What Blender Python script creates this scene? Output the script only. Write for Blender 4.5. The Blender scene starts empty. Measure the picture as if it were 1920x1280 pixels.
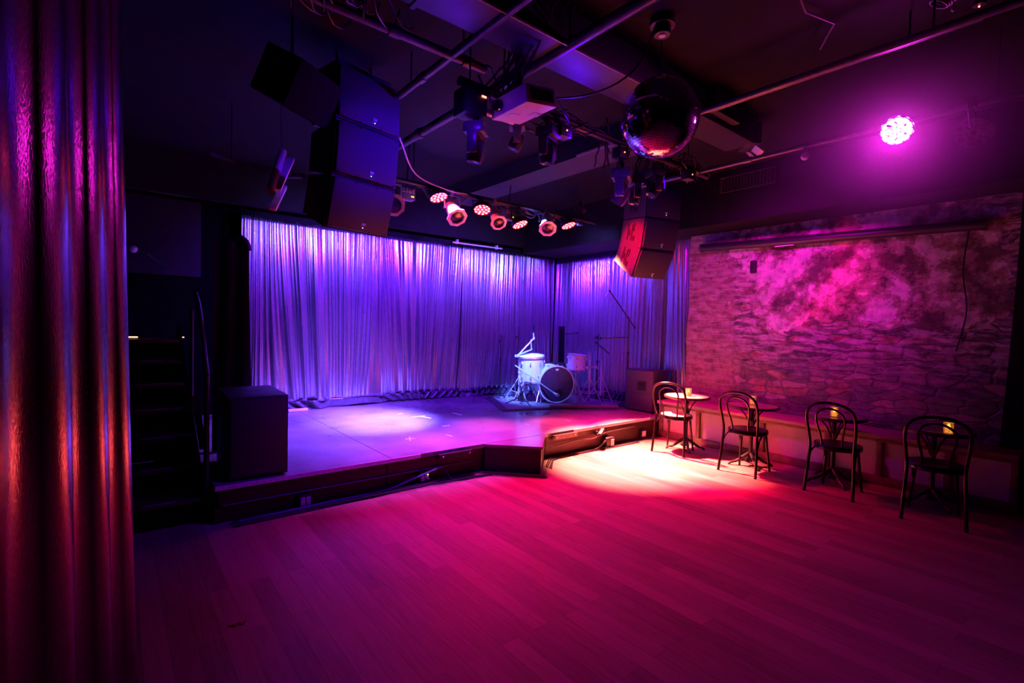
import bpy, bmesh, math, random
import numpy as np
from mathutils import Vector, Matrix, Euler
random.seed(7)
rng = np.random.default_rng(7)
PI = math.pi
R = math.radians
COL = bpy.context.scene.collection
SC = bpy.context.scene

# ------------------------------------------------------------------ camera frame and measuring helpers
FPX, YAW, PIT, ROL, EYE = 933.0, 38.83, 1.84, 1.38, 1.55
_y, _p, _r = R(YAW), R(PIT), R(ROL)
FW = Vector((math.sin(_y)*math.cos(_p), math.cos(_y)*math.cos(_p), -math.sin(_p)))
_R = Vector((math.cos(_y), -math.sin(_y), 0))
_U = _R.cross(FW)
RT = _R*math.cos(_r) + _U*math.sin(_r)
UP = -_R*math.sin(_r) + _U*math.cos(_r)
CAM = Vector((0, 0, EYE))
def ray(px, py): return FW + RT*((px-960)/FPX) - UP*((py-640)/FPX)
def atX(px, py, v): d = ray(px, py); return CAM + d*(v/d.x)
def atY(px, py, v): d = ray(px, py); return CAM + d*(v/d.y)
def atZ(px, py, v): d = ray(px, py); return CAM + d*((v-EYE)/d.z)
def atD(px, py, v): return CAM + ray(px, py)*v
def depth(P): return (Vector(P)-CAM).dot(FW)

# ------------------------------------------------------------------ materials
def nodes(name):
    m = bpy.data.materials.new(name); m.use_nodes = True
    nt = m.node_tree; b = nt.nodes['Principled BSDF']
    return m, nt, b
def N(nt, t, **kw):
    n = nt.nodes.new(t)
    for k, v in kw.items():
        if k in n.inputs.keys() if hasattr(n.inputs, 'keys') else False: n.inputs[k].default_value = v
        else: setattr(n, k, v)
    return n
def mat(name, col, rough=.5, metal=0, var=.25, scale=30, bump=.0, spec=.5, sheen=0, stretch=(1, 1, 1)):
    m, nt, b = nodes(name)
    tc = nt.nodes.new('ShaderNodeTexCoord'); mp = nt.nodes.new('ShaderNodeMapping')
    mp.inputs['Scale'].default_value = stretch
    nt.links.new(tc.outputs['Object'], mp.inputs['Vector'])
    no = nt.nodes.new('ShaderNodeTexNoise'); no.inputs['Scale'].default_value = scale; no.inputs['Detail'].default_value = 4
    nt.links.new(mp.outputs['Vector'], no.inputs['Vector'])
    cr = nt.nodes.new('ShaderNodeValToRGB')
    cr.color_ramp.elements[0].position = .3; cr.color_ramp.elements[1].position = .7
    cr.color_ramp.elements[0].color = tuple(c*(1-var) for c in col) + (1,)
    cr.color_ramp.elements[1].color = tuple(min(1, c*(1+var)) for c in col) + (1,)
    nt.links.new(no.outputs['Fac'], cr.inputs['Fac']); nt.links.new(cr.outputs['Color'], b.inputs['Base Color'])
    b.inputs['Roughness'].default_value = rough; b.inputs['Metallic'].default_value = metal
    b.inputs['Specular IOR Level'].default_value = spec
    if bump:
        bp = nt.nodes.new('ShaderNodeBump'); bp.inputs['Strength'].default_value = bump; bp.inputs['Distance'].default_value = .01
        nt.links.new(no.outputs['Fac'], bp.inputs['Height']); nt.links.new(bp.outputs['Normal'], b.inputs['Normal'])
    return m
def emis(name, col, strength, base=(.02, .02, .02)):
    m, nt, b = nodes(name)
    b.inputs['Base Color'].default_value = base + (1,)
    b.inputs['Emission Color'].default_value = col + (1,); b.inputs['Emission Strength'].default_value = strength
    return m

M = {}
M['black_metal'] = mat('black_metal', (.018, .018, .02), .42, .0, .3, 60, spec=.5)
M['black_plastic'] = mat('black_plastic', (.02, .02, .022), .5, 0, .3, 80, .05)
M['speaker_black'] = mat('speaker_black', (.026, .026, .028), .55, 0, .25, 220, .25)
M['grille'] = mat('grille', (.04, .04, .043), .45, .2, .3, 500, .3)
M['ceiling'] = mat('ceiling_paint', (.0065, .006, .0065), .8, 0, .3, 6, .1, spec=.2)
M['black_wall'] = mat('black_wall', (.0022, .002, .0024), .85, 0, .3, 5, .1, spec=.08)
M['pipe'] = mat('pipe_paint', (.09, .085, .09), .38, .35, .3, 25)
M['duct'] = mat('duct_metal', (.014, .014, .03), .6, 0, .15, 12)
M['beam_paint'] = mat('beam_paint', (.02, .018, .02), .6, 0, .2, 10)
M['bracket_red'] = mat('bracket_paint', (.10, .06, .06), .35, .3, .4, 40)
M['velvet'] = mat('black_velvet', (.006, .006, .007), .95, 0, .3, 50, spec=.1)
M['chrome'] = mat('chrome', (.8, .8, .82), .22, .55, .06, 20)
M['par_silver'] = mat('brushed_silver', (.62, .62, .63), .36, .3, .1, 60)
M['lens'] = mat('lens_glass', (.03, .03, .04), .08, .5, .2, 40, spec=1)
M['dark_wood'] = mat('dark_wood', (.035, .016, .010), .35, 0, .5, 14, .05, stretch=(6, 6, 1))
M['chair_wood'] = mat('bentwood', (.008, .0025, .0025), .22, 0, .4, 20, spec=.35)
M['seat_pale'] = mat('cane_seat', (.55, .42, .30), .45, 0, .15, 60, .1)  # brown seat coloured pale for the strong light on it
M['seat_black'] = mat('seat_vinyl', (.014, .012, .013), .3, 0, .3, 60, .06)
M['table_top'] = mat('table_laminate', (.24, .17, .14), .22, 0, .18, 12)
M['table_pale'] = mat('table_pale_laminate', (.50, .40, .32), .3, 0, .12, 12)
M['iron'] = mat('cast_iron', (.02, .019, .02), .45, .2, .3, 40, .1)
M['bench_top'] = mat('bench_wood', (.30, .20, .14), .4, 0, .25, 10, .05, stretch=(4, .6, 4))
M['bench_panel'] = mat('bench_panel_paint', (.46, .40, .36), .55, 0, .08, 5)
M['bench_frame'] = mat('bench_frame_wood', (.16, .10, .07), .45, 0, .3, 14)
M['white_plastic'] = mat('white_plastic', (.72, .72, .70), .45, 0, .04, 20)
M['off_white'] = mat('off_white', (.72, .71, .70), .6, 0, .08, 20)
M['card'] = mat('card_tube', (.75, .7, .66), .7, 0, .06, 40)
M['dim_red_sign'] = mat('sign_board', (.10, .03, .03), .7, 0, .15, 20)
M['ink'] = mat('ink', (.004, .004, .004), .8, 0, .1, 20)
M['badge'] = mat('badge_silver', (.7, .7, .72), .4, .2, .2, 200)
M['fascia'] = mat('fascia_board', (.032, .005, .005), .5, 0, .35, 9, .05, stretch=(1, 6, 6))
M['edge_strip'] = mat('edge_strip', (.75, .74, .74), .45, .2, .2, 60, .1)
M['tape'] = mat('gaffer_tape', (.75, .75, .75), .6, 0, .1, 80)
M['tarp'] = mat('black_tarp', (.03, .03, .035), .3, 0, .3, 12, .5)
M['cable'] = mat('cable_rubber', (.02, .02, .022), .45, 0, .3, 30)
M['cable_gray'] = mat('cable_grey', (.16, .15, .16), .45, 0, .3, 30)
M['drum_shell'] = mat('drum_pearl', (.78, .80, .82), .25, 0, .08, 35)
M['drum_head'] = mat('drum_head_black', (.02, .02, .07), .3, 0, .4, 14, .05)
M['drum_white'] = mat('drum_head_white', (.8, .8, .8), .5, 0, .05, 14)
M['rug'] = mat('rug', (.20, .19, .20), .95, 0, .25, 30, .2)
M['rug_border'] = mat('rug_border', (.06, .05, .06), .95, 0, .25, 30, .2)
M['plank'] = mat('riser_plank', (.35, .33, .34), .7, 0, .12, 10)
M['stair_wood'] = mat('stair_wood', (.05, .028, .02), .4, 0, .4, 12, .05, stretch=(1, 5, 5))
M['stair_nose'] = mat('nosing_strip', (.30, .29, .30), .4, .3, .2, 40)
M['mic'] = mat('mic_grille', (.6, .6, .62), .35, .6, .2, 300, .3)
M['amp'] = mat('amp_cloth', (.06, .055, .07), .7, 0, .2, 150, .15)
M['amp_side'] = mat('amp_tolex', (.02, .02, .022), .6, 0, .3, 150, .2)
M['led_green'] = emis('led_green', (.3, 1, .85), 5)
M['led_yellow'] = emis('led_yellow', (1, .8, .05), 4)
M['led_red'] = emis('led_red', (1, .12, .08), 7)
M['led_blue'] = emis('led_blue', (.1, .45, 1), 5)
M['red_cells'] = emis('red_cells', (1, .022, .024), 46)
M['magenta_cells'] = emis('magenta_cells', (1, .10, 1), 60)
M['red_plate'] = emis('red_plate', (1, .004, .02), 6)
M['magenta_plate'] = emis('magenta_plate', (1, .0, 1), 5)
M['wax_glow'] = emis('wax_glow', (1, .42, .09), 2.2, (.6, .5, .4))  # wax emits, in place of flame light passing through it
M['flame'] = emis('flame', (1, .55, .16), 16)
M['warm_pin'] = emis('warm_pin', (1, .45, .2), 5)
M['mirror'] = mat('mirror_tiles', (.62, .62, .64), .07, 1, .05, 8)

def cloth(name, col, rough, metal=.85):
    m, nt, b = nodes(name)
    tc = nt.nodes.new('ShaderNodeTexCoord'); mp = nt.nodes.new('ShaderNodeMapping'); mp.inputs['Scale'].default_value = (260, 260, 60)
    nt.links.new(tc.outputs['Object'], mp.inputs['Vector'])
    no = nt.nodes.new('ShaderNodeTexNoise'); no.inputs['Scale'].default_value = 1; no.inputs['Detail'].default_value = 2
    nt.links.new(mp.outputs['Vector'], no.inputs['Vector'])
    cr = nt.nodes.new('ShaderNodeValToRGB')
    cr.color_ramp.elements[0].position = .32; cr.color_ramp.elements[1].position = .68
    cr.color_ramp.elements[0].color = tuple(c*.72 for c in col) + (1,); cr.color_ramp.elements[1].color = tuple(min(1, c*1.2) for c in col) + (1,)
    nt.links.new(no.outputs['Fac'], cr.inputs['Fac']); nt.links.new(cr.outputs['Color'], b.inputs['Base Color'])
    bp = nt.nodes.new('ShaderNodeBump'); bp.inputs['Strength'].default_value = .18; bp.inputs['Distance'].default_value = .004
    nt.links.new(no.outputs['Fac'], bp.inputs['Height']); nt.links.new(bp.outputs['Normal'], b.inputs['Normal'])
    b.inputs['Roughness'].default_value = rough; b.inputs['Metallic'].default_value = metal
    return m
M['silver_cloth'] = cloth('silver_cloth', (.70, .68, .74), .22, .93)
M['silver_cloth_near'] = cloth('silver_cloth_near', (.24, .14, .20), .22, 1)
M['hem'] = mat('hem_satin', (.14, .13, .16), .28, .4, .3, 20, .3)
M['header_fabric'] = mat('header_fabric', (.010, .007, .010), .7, .0, .5, 60, spec=.08)  # header cloth coloured dark to stand for the dimmer light up there

def floor_mat():
    m, nt, b = nodes('oak_strip_floor')
    tc = nt.nodes.new('ShaderNodeTexCoord'); mp = nt.nodes.new('ShaderNodeMapping')
    mp.inputs['Rotation'].default_value = (0, 0, R(90))
    nt.links.new(tc.outputs['Object'], mp.inputs['Vector'])
    br = nt.nodes.new('ShaderNodeTexBrick')
    br.offset = .37; br.inputs['Scale'].default_value = 1; br.inputs['Brick Width'].default_value = 1.35; br.inputs['Row Height'].default_value = .105
    br.inputs['Mortar Size'].default_value = .0008; br.inputs['Bias'].default_value = 0
    br.inputs['Color1'].default_value = (.15, .15, .15, 1); br.inputs['Color2'].default_value = (.85, .85, .85, 1); br.inputs['Mortar'].default_value = (0, 0, 0, 1)
    nt.links.new(mp.outputs['Vector'], br.inputs['Vector'])
    mp2 = nt.nodes.new('ShaderNodeMapping'); mp2.inputs['Scale'].default_value = (34, 2.2, 1)
    nt.links.new(tc.outputs['Object'], mp2.inputs['Vector'])
    g = nt.nodes.new('ShaderNodeTexNoise'); g.inputs['Scale'].default_value = 1.4; g.inputs['Detail'].default_value = 6; g.inputs['Distortion'].default_value = 1.2
    nt.links.new(mp2.outputs['Vector'], g.inputs['Vector'])
    w = nt.nodes.new('ShaderNodeTexNoise'); w.inputs['Scale'].default_value = 1.3; w.inputs['Detail'].default_value = 5
    nt.links.new(tc.outputs['Object'], w.inputs['Vector'])
    a1 = nt.nodes.new('ShaderNodeMath'); a1.operation = 'MULTIPLY_ADD'; a1.inputs[1].default_value = .36; nt.links.new(br.outputs['Color'], a1.inputs[0])
    a2 = nt.nodes.new('ShaderNodeMath'); a2.operation = 'MULTIPLY_ADD'; a2.inputs[1].default_value = .5; nt.links.new(g.outputs['Fac'], a2.inputs[0])
    a3 = nt.nodes.new('ShaderNodeMath'); a3.operation = 'MULTIPLY'; a3.inputs[1].default_value = .22; nt.links.new(w.outputs['Fac'], a3.inputs[0])
    nt.links.new(a3.outputs[0], a2.inputs[2]); nt.links.new(a2.outputs[0], a1.inputs[2])
    cr = nt.nodes.new('ShaderNodeValToRGB'); e = cr.color_ramp.elements
    e[0].position = .22; e[0].color = (.09, .05, .042, 1); e[1].position = .85; e[1].color = (.34, .24, .20, 1)
    x = e.new(.5); x.color = (.20, .13, .105, 1)
    nt.links.new(a1.outputs[0], cr.inputs['Fac'])
    mx = nt.nodes.new('ShaderNodeMix'); mx.data_type = 'RGBA'
    nt.links.new(br.outputs['Fac'], mx.inputs['Factor']); nt.links.new(cr.outputs['Color'], mx.inputs['A']); mx.inputs['B'].default_value = (.04, .02, .014, 1)
    nt.links.new(mx.outputs['Result'], b.inputs['Base Color'])
    rr = nt.nodes.new('ShaderNodeMapRange'); rr.inputs['To Min'].default_value = .42; rr.inputs['To Max'].default_value = .65
    nt.links.new(g.outputs['Fac'], rr.inputs['Value']); nt.links.new(rr.outputs['Result'], b.inputs['Roughness'])
    bp = nt.nodes.new('ShaderNodeBump'); bp.inputs['Strength'].default_value = .15; bp.inputs['Distance'].default_value = .003
    nt.links.new(a1.outputs[0], bp.inputs['Height']); nt.links.new(bp.outputs['Normal'], b.inputs['Normal'])
    b.inputs['Specular IOR Level'].default_value = .25
    return m
M['floor'] = floor_mat()

def stage_mat():
    m, nt, b = nodes('stage_deck_paint')
    tc = nt.nodes.new('ShaderNodeTexCoord')
    n1 = nt.nodes.new('ShaderNodeTexNoise'); n1.inputs['Scale'].default_value = 2.2; n1.inputs['Detail'].default_value = 8
    n2 = nt.nodes.new('ShaderNodeTexNoise'); n2.inputs['Scale'].default_value = 45; n2.inputs['Detail'].default_value = 6
    for n in (n1, n2): nt.links.new(tc.outputs['Object'], n.inputs['Vector'])
    cr = nt.nodes.new('ShaderNodeValToRGB'); e = cr.color_ramp.elements
    e[0].position = .3; e[0].color = (.13, .125, .13, 1); e[1].position = .75; e[1].color = (.27, .26, .27, 1)
    mm = nt.nodes.new('ShaderNodeMath'); mm.operation = 'MULTIPLY_ADD'; mm.inputs[1].default_value = .4
    nt.links.new(n2.outputs['Fac'], mm.inputs[0])
    m2 = nt.nodes.new('ShaderNodeMath'); m2.operation = 'MULTIPLY'; m2.inputs[1].default_value = .65; nt.links.new(n1.outputs['Fac'], m2.inputs[0])
    nt.links.new(m2.outputs[0], mm.inputs[2]); nt.links.new(mm.outputs[0], cr.inputs['Fac']); nt.links.new(cr.outputs['Color'], b.inputs['Base Color'])
    rr = nt.nodes.new('ShaderNodeMapRange'); rr.inputs['From Min'].default_value = .3; rr.inputs['From Max'].default_value = .7
    rr.inputs['To Min'].default_value = .13; rr.inputs['To Max'].default_value = .27
    nt.links.new(n1.outputs['Fac'], rr.inputs['Value']); nt.links.new(rr.outputs['Result'], b.inputs['Roughness'])
    bp = nt.nodes.new('ShaderNodeBump'); bp.inputs['Strength'].default_value = .1; bp.inputs['Distance'].default_value = .004
    nt.links.new(n2.outputs['Fac'], bp.inputs['Height']); nt.links.new(bp.outputs['Normal'], b.inputs['Normal'])
    return m
M['stage'] = stage_mat()

def brick_mat():
    m, nt, b = nodes('old_brick_and_plaster')
    L = nt.links.new
    tc = nt.nodes.new('ShaderNodeTexCoord'); sp = nt.nodes.new('ShaderNodeSeparateXYZ'); L(tc.outputs['Object'], sp.inputs[0])
    cb = nt.nodes.new('ShaderNodeCombineXYZ'); L(sp.outputs['Y'], cb.inputs['X']); L(sp.outputs['Z'], cb.inputs['Y'])
    # warp
    wn = nt.nodes.new('ShaderNodeTexNoise'); wn.inputs['Scale'].default_value = 3.5; wn.inputs['Detail'].default_value = 4; L(cb.outputs[0], wn.inputs['Vector'])
    wv = nt.nodes.new('ShaderNodeVectorMath'); wv.operation = 'MULTIPLY_ADD'; wv.inputs[1].default_value = (.13, .09, 0); L(wn.outputs['Color'], wv.inputs[0]); L(cb.outputs[0], wv.inputs[2])
    def brick(w, h, mort, c1, c2, cm):
        br = nt.nodes.new('ShaderNodeTexBrick'); br.inputs['Scale'].default_value = 1
        br.inputs['Brick Width'].default_value = w; br.inputs['Row Height'].default_value = h; br.inputs['Mortar Size'].default_value = mort; br.inputs['Mortar Smooth'].default_value = .3
        br.inputs['Color1'].default_value = c1 + (1,); br.inputs['Color2'].default_value = c2 + (1,); br.inputs['Mortar'].default_value = cm + (1,)
        return br
    b1 = brick(.205, .068, .005, (.24, .13, .115), (.36, .21, .19), (.42, .35, .34)); L(cb.outputs[0], b1.inputs['Vector'])
    mpv = nt.nodes.new('ShaderNodeMapping'); mpv.inputs['Scale'].default_value = (4.4, 12, 1); L(wv.outputs[0], mpv.inputs['Vector'])
    vo = nt.nodes.new('ShaderNodeTexVoronoi'); vo.feature = 'F1'; vo.voronoi_dimensions = '2D'; vo.inputs['Scale'].default_value = 1; vo.inputs['Randomness'].default_value = .75; L(mpv.outputs[0], vo.inputs['Vector'])
    ve = nt.nodes.new('ShaderNodeTexVoronoi'); ve.feature = 'DISTANCE_TO_EDGE'; ve.voronoi_dimensions = '2D'; ve.inputs['Scale'].default_value = 1; ve.inputs['Randomness'].default_value = .75; L(mpv.outputs[0], ve.inputs['Vector'])
    sv = nt.nodes.new('ShaderNodeSeparateXYZ'); L(vo.outputs['Color'], sv.inputs[0])
    rc = nt.nodes.new('ShaderNodeValToRGB'); e = rc.color_ramp.elements
    e[0].position = .0; e[0].color = (.10, .085, .085, 1); e[1].position = 1; e[1].color = (.34, .27, .26, 1); x = e.new(.55); x.color = (.19, .15, .145, 1); x = e.new(.75); x.color = (.30, .15, .12, 1)
    L(sv.outputs['X'], rc.inputs['Fac'])
    me_ = nt.nodes.new('ShaderNodeMapRange'); me_.inputs['From Min'].default_value = .02; me_.inputs['From Max'].default_value = .10; L(ve.outputs['Distance'], me_.inputs['Value'])
    rm = nt.nodes.new('ShaderNodeMix'); rm.data_type = 'RGBA'; L(me_.outputs['Result'], rm.inputs['Factor']); rm.inputs['A'].default_value = (.17, .145, .14, 1); L(rc.outputs['Color'], rm.inputs['B'])
    # left brickwork / rubble split along the wall (Y)
    def ramp(sock, lo, hi):
        r = nt.nodes.new('ShaderNodeMapRange'); r.inputs['From Min'].default_value = lo; r.inputs['From Max'].default_value = hi; L(sock, r.inputs['Value']); return r.outputs['Result']
    def math2(op, a, b_):
        n = nt.nodes.new('ShaderNodeMath'); n.operation = op
        for i, s in enumerate((a, b_)):
            if isinstance(s, (int, float)): n.inputs[i].default_value = s
            else: L(s, n.inputs[i])
        n.use_clamp = op != 'ADD' and op != 'SUBTRACT'
        return n.outputs[0]
    big = nt.nodes.new('ShaderNodeTexNoise'); big.inputs['Scale'].default_value = 1.7; big.inputs['Detail'].default_value = 9; big.inputs['Roughness'].default_value = .62; L(cb.outputs[0], big.inputs['Vector'])
    fine = nt.nodes.new('ShaderNodeTexNoise'); fine.inputs['Scale'].default_value = 9; fine.inputs['Detail'].default_value = 10; fine.inputs['Roughness'].default_value = .7; L(wv.outputs[0], fine.inputs['Vector'])
    mps = nt.nodes.new('ShaderNodeMapping'); mps.inputs['Scale'].default_value = (3, 14, 1); L(wv.outputs[0], mps.inputs['Vector'])
    strat = nt.nodes.new('ShaderNodeTexNoise'); strat.inputs['Scale'].default_value = 1.3; strat.inputs['Detail'].default_value = 8; strat.inputs['Roughness'].default_value = .65; L(mps.outputs[0], strat.inputs['Vector'])
    yl = math2('ADD', sp.outputs['Y'], math2('MULTIPLY', big.outputs['Fac'], .9))
    left = ramp(yl, 3.72, 3.86)          # 1 = neat brick courses
    mixb = nt.nodes.new('ShaderNodeMix'); mixb.data_type = 'RGBA'; L(left, mixb.inputs['Factor']); L(rm.outputs['Result'], mixb.inputs['A']); L(b1.outputs['Color'], mixb.inputs['B'])
    # plaster coverage: patchy, thick in the upper middle
    zc = ramp(sp.outputs['Z'], 1.45, 1.9)
    yc = math2('MULTIPLY', ramp(sp.outputs['Y'], .55, 1.05), ramp(sp.outputs['Y'], 3.7, 2.9))
    cov = math2('MULTIPLY', zc, yc)
    cov = math2('ADD', math2('MULTIPLY', cov, .42), big.outputs['Fac'])
    cov = math2('ADD', cov, math2('MULTIPLY', fine.outputs['Fac'], .25))
    pl = ramp(cov, .80, .83)
    # plaster colours: pale, with darker exposed undercoat and stains
    pc = nt.nodes.new('ShaderNodeValToRGB'); e = pc.color_ramp.elements
    e[0].position = .43; e[0].color = (.13, .085, .08, 1); e[1].position = .535; e[1].color = (.66, .58, .54, 1); x = e.new(.475); x.color = (.34, .23, .21, 1); x = e.new(.515); x.color = (.38, .27, .25, 1)
    big2 = nt.nodes.new('ShaderNodeTexNoise'); big2.inputs['Scale'].default_value = 2.6; big2.inputs['Detail'].default_value = 8; big2.inputs['Roughness'].default_value = .68
    off = nt.nodes.new('ShaderNodeVectorMath'); off.operation = 'ADD'; off.inputs[1].default_value = (7.3, 2.1, 0); L(cb.outputs[0], off.inputs[0]); L(off.outputs[0], big2.inputs['Vector'])
    L(big2.outputs['Fac'], pc.inputs['Fac'])
    # limewash smears over the masonry
    sm = nt.nodes.new('ShaderNodeValToRGB'); sm.color_ramp.elements[0].position = .47; sm.color_ramp.elements[1].position = .55; L(strat.outputs['Fac'], sm.inputs['Fac'])
    smz = math2('MULTIPLY', sm.outputs['Color'], ramp(sp.outputs['Z'], .85, 1.5))
    mixs = nt.nodes.new('ShaderNodeMix'); mixs.data_type = 'RGBA'; L(math2('MULTIPLY', smz, math2('SUBTRACT', .85, math2('MULTIPLY', left, .45))), mixs.inputs['Factor']); L(mixb.outputs['Result'], mixs.inputs['A']); mixs.inputs['B'].default_value = (.58, .50, .47, 1)
    mixp = nt.nodes.new('ShaderNodeMix'); mixp.data_type = 'RGBA'; L(pl, mixp.inputs['Factor']); L(mixs.outputs['Result'], mixp.inputs['A']); L(pc.outputs['Color'], mixp.inputs['B'])
    # grime
    gr = nt.nodes.new('ShaderNodeMix'); gr.data_type = 'RGBA'; gr.blend_type = 'MULTIPLY'; gr.inputs['Factor'].default_value = .8
    gc = nt.nodes.new('ShaderNodeValToRGB'); gc.color_ramp.elements[0].position = .34; gc.color_ramp.elements[0].color = (.3, .28, .28, 1); gc.color_ramp.elements[1].position = .58; L(fine.outputs['Fac'], gc.inputs['Fac'])
    L(mixp.outputs['Result'], gr.inputs['A']); L(gc.outputs['Color'], gr.inputs['B'])
    L(gr.outputs['Result'], b.inputs['Base Color']); b.inputs['Roughness'].default_value = .85; b.inputs['Specular IOR Level'].default_value = .2
    # relief
    bm_ = nt.nodes.new('ShaderNodeMix'); bm_.data_type = 'FLOAT'; L(left, bm_.inputs['Factor']); L(math2('SUBTRACT', 1.0, me_.outputs['Result']), bm_.inputs['A']); L(b1.outputs['Fac'], bm_.inputs['B'])
    inv = math2('SUBTRACT', 1.0, bm_.outputs['Result'])
    h = math2('ADD', math2('MULTIPLY', inv, .5), math2('MULTIPLY', strat.outputs['Fac'], .9))
    hm = nt.nodes.new('ShaderNodeMix'); hm.data_type = 'FLOAT'; L(pl, hm.inputs['Factor']); L(h, hm.inputs['A']); L(math2('ADD', math2('MULTIPLY', fine.outputs['Fac'], .15), 1.25), hm.inputs['B'])
    bp = nt.nodes.new('ShaderNodeBump'); bp.inputs['Strength'].default_value = .75; bp.inputs['Distance'].default_value = .03; L(hm.outputs['Result'], bp.inputs['Height']); L(bp.outputs['Normal'], b.inputs['Normal'])
    return m
M['brick'] = brick_mat()

def votive_mat():
    m, nt, b = nodes('votive_glass')
    tc = nt.nodes.new('ShaderNodeTexCoord'); vo = nt.nodes.new('ShaderNodeTexVoronoi'); vo.inputs['Scale'].default_value = 75; vo.feature = 'DISTANCE_TO_EDGE'
    nt.links.new(tc.outputs['Object'], vo.inputs['Vector'])
    cr = nt.nodes.new('ShaderNodeValToRGB'); cr.color_ramp.elements[0].color = (.05, .02, .005, 1); cr.color_ramp.elements[1].position = .12; cr.color_ramp.elements[1].color = (1, .75, .42, 1)
    nt.links.new(vo.outputs['Distance'], cr.inputs['Fac']); nt.links.new(cr.outputs['Color'], b.inputs['Base Color'])
    b.inputs['Transmission Weight'].default_value = .65; b.inputs['Roughness'].default_value = .4; b.inputs['IOR'].default_value = 1.15
    return m
M['votive'] = votive_mat()

# ------------------------------------------------------------------ mesh builder
class MB:
    def __init__(s, mtx=None): s.bm = bmesh.new(); s.M = mtx or Matrix()
    def _add(s, verts, faces):
        vs = [s.bm.verts.new(s.M @ Vector(v)) for v in verts]
        for f in faces:
            try: s.bm.faces.new([vs[i] for i in f])
            except ValueError: pass
        return vs
    def box(s, c, d, rot=None, bev=0):
        x, y, z = d[0]/2, d[1]/2, d[2]/2
        q = rot.to_matrix() if isinstance(rot, Euler) else (rot or Matrix.Identity(3))
        c = Vector(c)
        vs = s._add([c + q @ Vector(v) for v in ((-x,-y,-z),(x,-y,-z),(x,y,-z),(-x,y,-z),(-x,-y,z),(x,-y,z),(x,y,z),(-x,y,z))],
               [(0,3,2,1),(4,5,6,7),(0,1,5,4),(1,2,6,5),(2,3,7,6),(3,0,4,7)])
        if bev:
            es = list({e for v in vs for e in v.link_edges})
            bmesh.ops.bevel(s.bm, geom=es, offset=bev, segments=2, profile=.5, affect='EDGES')
        return s
    def hexa(s, P):   # eight corners: bottom four, top four
        s._add(P, [(0,3,2,1),(4,5,6,7),(0,1,5,4),(1,2,6,5),(2,3,7,6),(3,0,4,7)]); return s
    def prism(s, poly, z0, z1):
        n = len(poly)
        s._add([(x, y, z0) for x, y in poly] + [(x, y, z1) for x, y in poly],
               [tuple(reversed(range(n))), tuple(range(n, 2*n))] + [(i, (i+1) % n, n+(i+1) % n, n+i) for i in range(n)]); return s
    def tube(s, pts, r, seg=8, closed=False, caps=True):
        P = [Vector(p) for p in pts]; n = len(P)
        rs = r if isinstance(r, (list, tuple)) else [r]*n
        t = []
        for i in range(n):
            a = P[(i-1) % n] if (closed or i) else P[0]; b = P[(i+1) % n] if (closed or i < n-1) else P[-1]
            d = (b-a); t.append(d.normalized() if d.length > 1e-9 else Vector((0, 0, 1)))
        u = t[0].orthogonal().normalized(); rings = []; V = []
        for i in range(n):
            u = (u - t[i]*u.dot(t[i]))
            u = u.normalized() if u.length > 1e-6 else t[i].orthogonal().normalized()
            w = t[i].cross(u)
            for k in range(seg):
                a = 2*PI*k/seg; V.append(P[i] + (u*math.cos(a) + w*math.sin(a))*rs[i])
        F = []
        m = n if closed else n-1
        for i in range(m):
            j = (i+1) % n
            for k in range(seg): F.append((i*seg+k, i*seg+(k+1) % seg, j*seg+(k+1) % seg, j*seg+k))
        if caps and not closed:
            F.append(tuple(reversed(range(seg)))); F.append(tuple(range((n-1)*seg, n*seg)))
        s._add(V, F); return s
    def cyl(s, a, b, r0, r1=None, seg=16): return s.tube([a, b], [r0, r0 if r1 is None else r1], seg)
    def lathe(s, prof, seg=32, c=(0, 0, 0), rot=None, phase=0):
        q = rot or Matrix.Identity(3); c = Vector(c); V = []; F = []; n = len(prof)
        for i, (r, z) in enumerate(prof):
            for k in range(seg):
                a = 2*PI*k/seg + phase; V.append(c + q @ Vector((max(r, 1e-5)*math.cos(a), max(r, 1e-5)*math.sin(a), z)))
        for i in range(n-1):
            for k in range(seg): F.append((i*seg+k, i*seg+(k+1) % seg, (i+1)*seg+(k+1) % seg, (i+1)*seg+k))
        s._add(V, F); bmesh.ops.remove_doubles(s.bm, verts=s.bm.verts, dist=2e-5); return s
    def sphere(s, c, r, seg=16, rings=10, sc=(1, 1, 1)):
        return s.lathe2(c, r, seg, rings, sc)
    def lathe2(s, c, r, seg, rings, sc):
        c = Vector(c); V = [c + Vector((0, 0, r*sc[2]))]; F = []
        for i in range(1, rings):
            t = PI*i/rings
            for k in range(seg):
                a = 2*PI*k/seg; V.append(c + Vector((r*sc[0]*math.sin(t)*math.cos(a), r*sc[1]*math.sin(t)*math.sin(a), r*sc[2]*math.cos(t))))
        V.append(c - Vector((0, 0, r*sc[2]))); L = len(V)-1
        for k in range(seg): F.append((0, 1+k, 1+(k+1) % seg))
        for i in range(rings-2):
            for k in range(seg): F.append((1+i*seg+k, 1+(i+1)*seg+k, 1+(i+1)*seg+(k+1) % seg, 1+i*seg+(k+1) % seg))
        o = 1+(rings-2)*seg
        for k in range(seg): F.append((o+k, L, o+(k+1) % seg))
        s._add(V, F); return s
    def build(s, name, m, parent=None, smooth=True, angle=38):
        bm = s.bm; bmesh.ops.recalc_face_normals(bm, faces=bm.faces)
        if smooth:
            for f in bm.faces: f.smooth = True
            th = R(angle)
            for e in bm.edges:
                if len(e.link_faces) == 2 and e.calc_face_angle(0) > th: e.smooth = False
        me = bpy.data.meshes.new(name); bm.to_mesh(me); bm.free()
        me.materials.append(M[m] if isinstance(m, str) else m)
        o = bpy.data.objects.new(name, me); COL.objects.link(o)
        if parent: o.parent = parent
        return o
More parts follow.
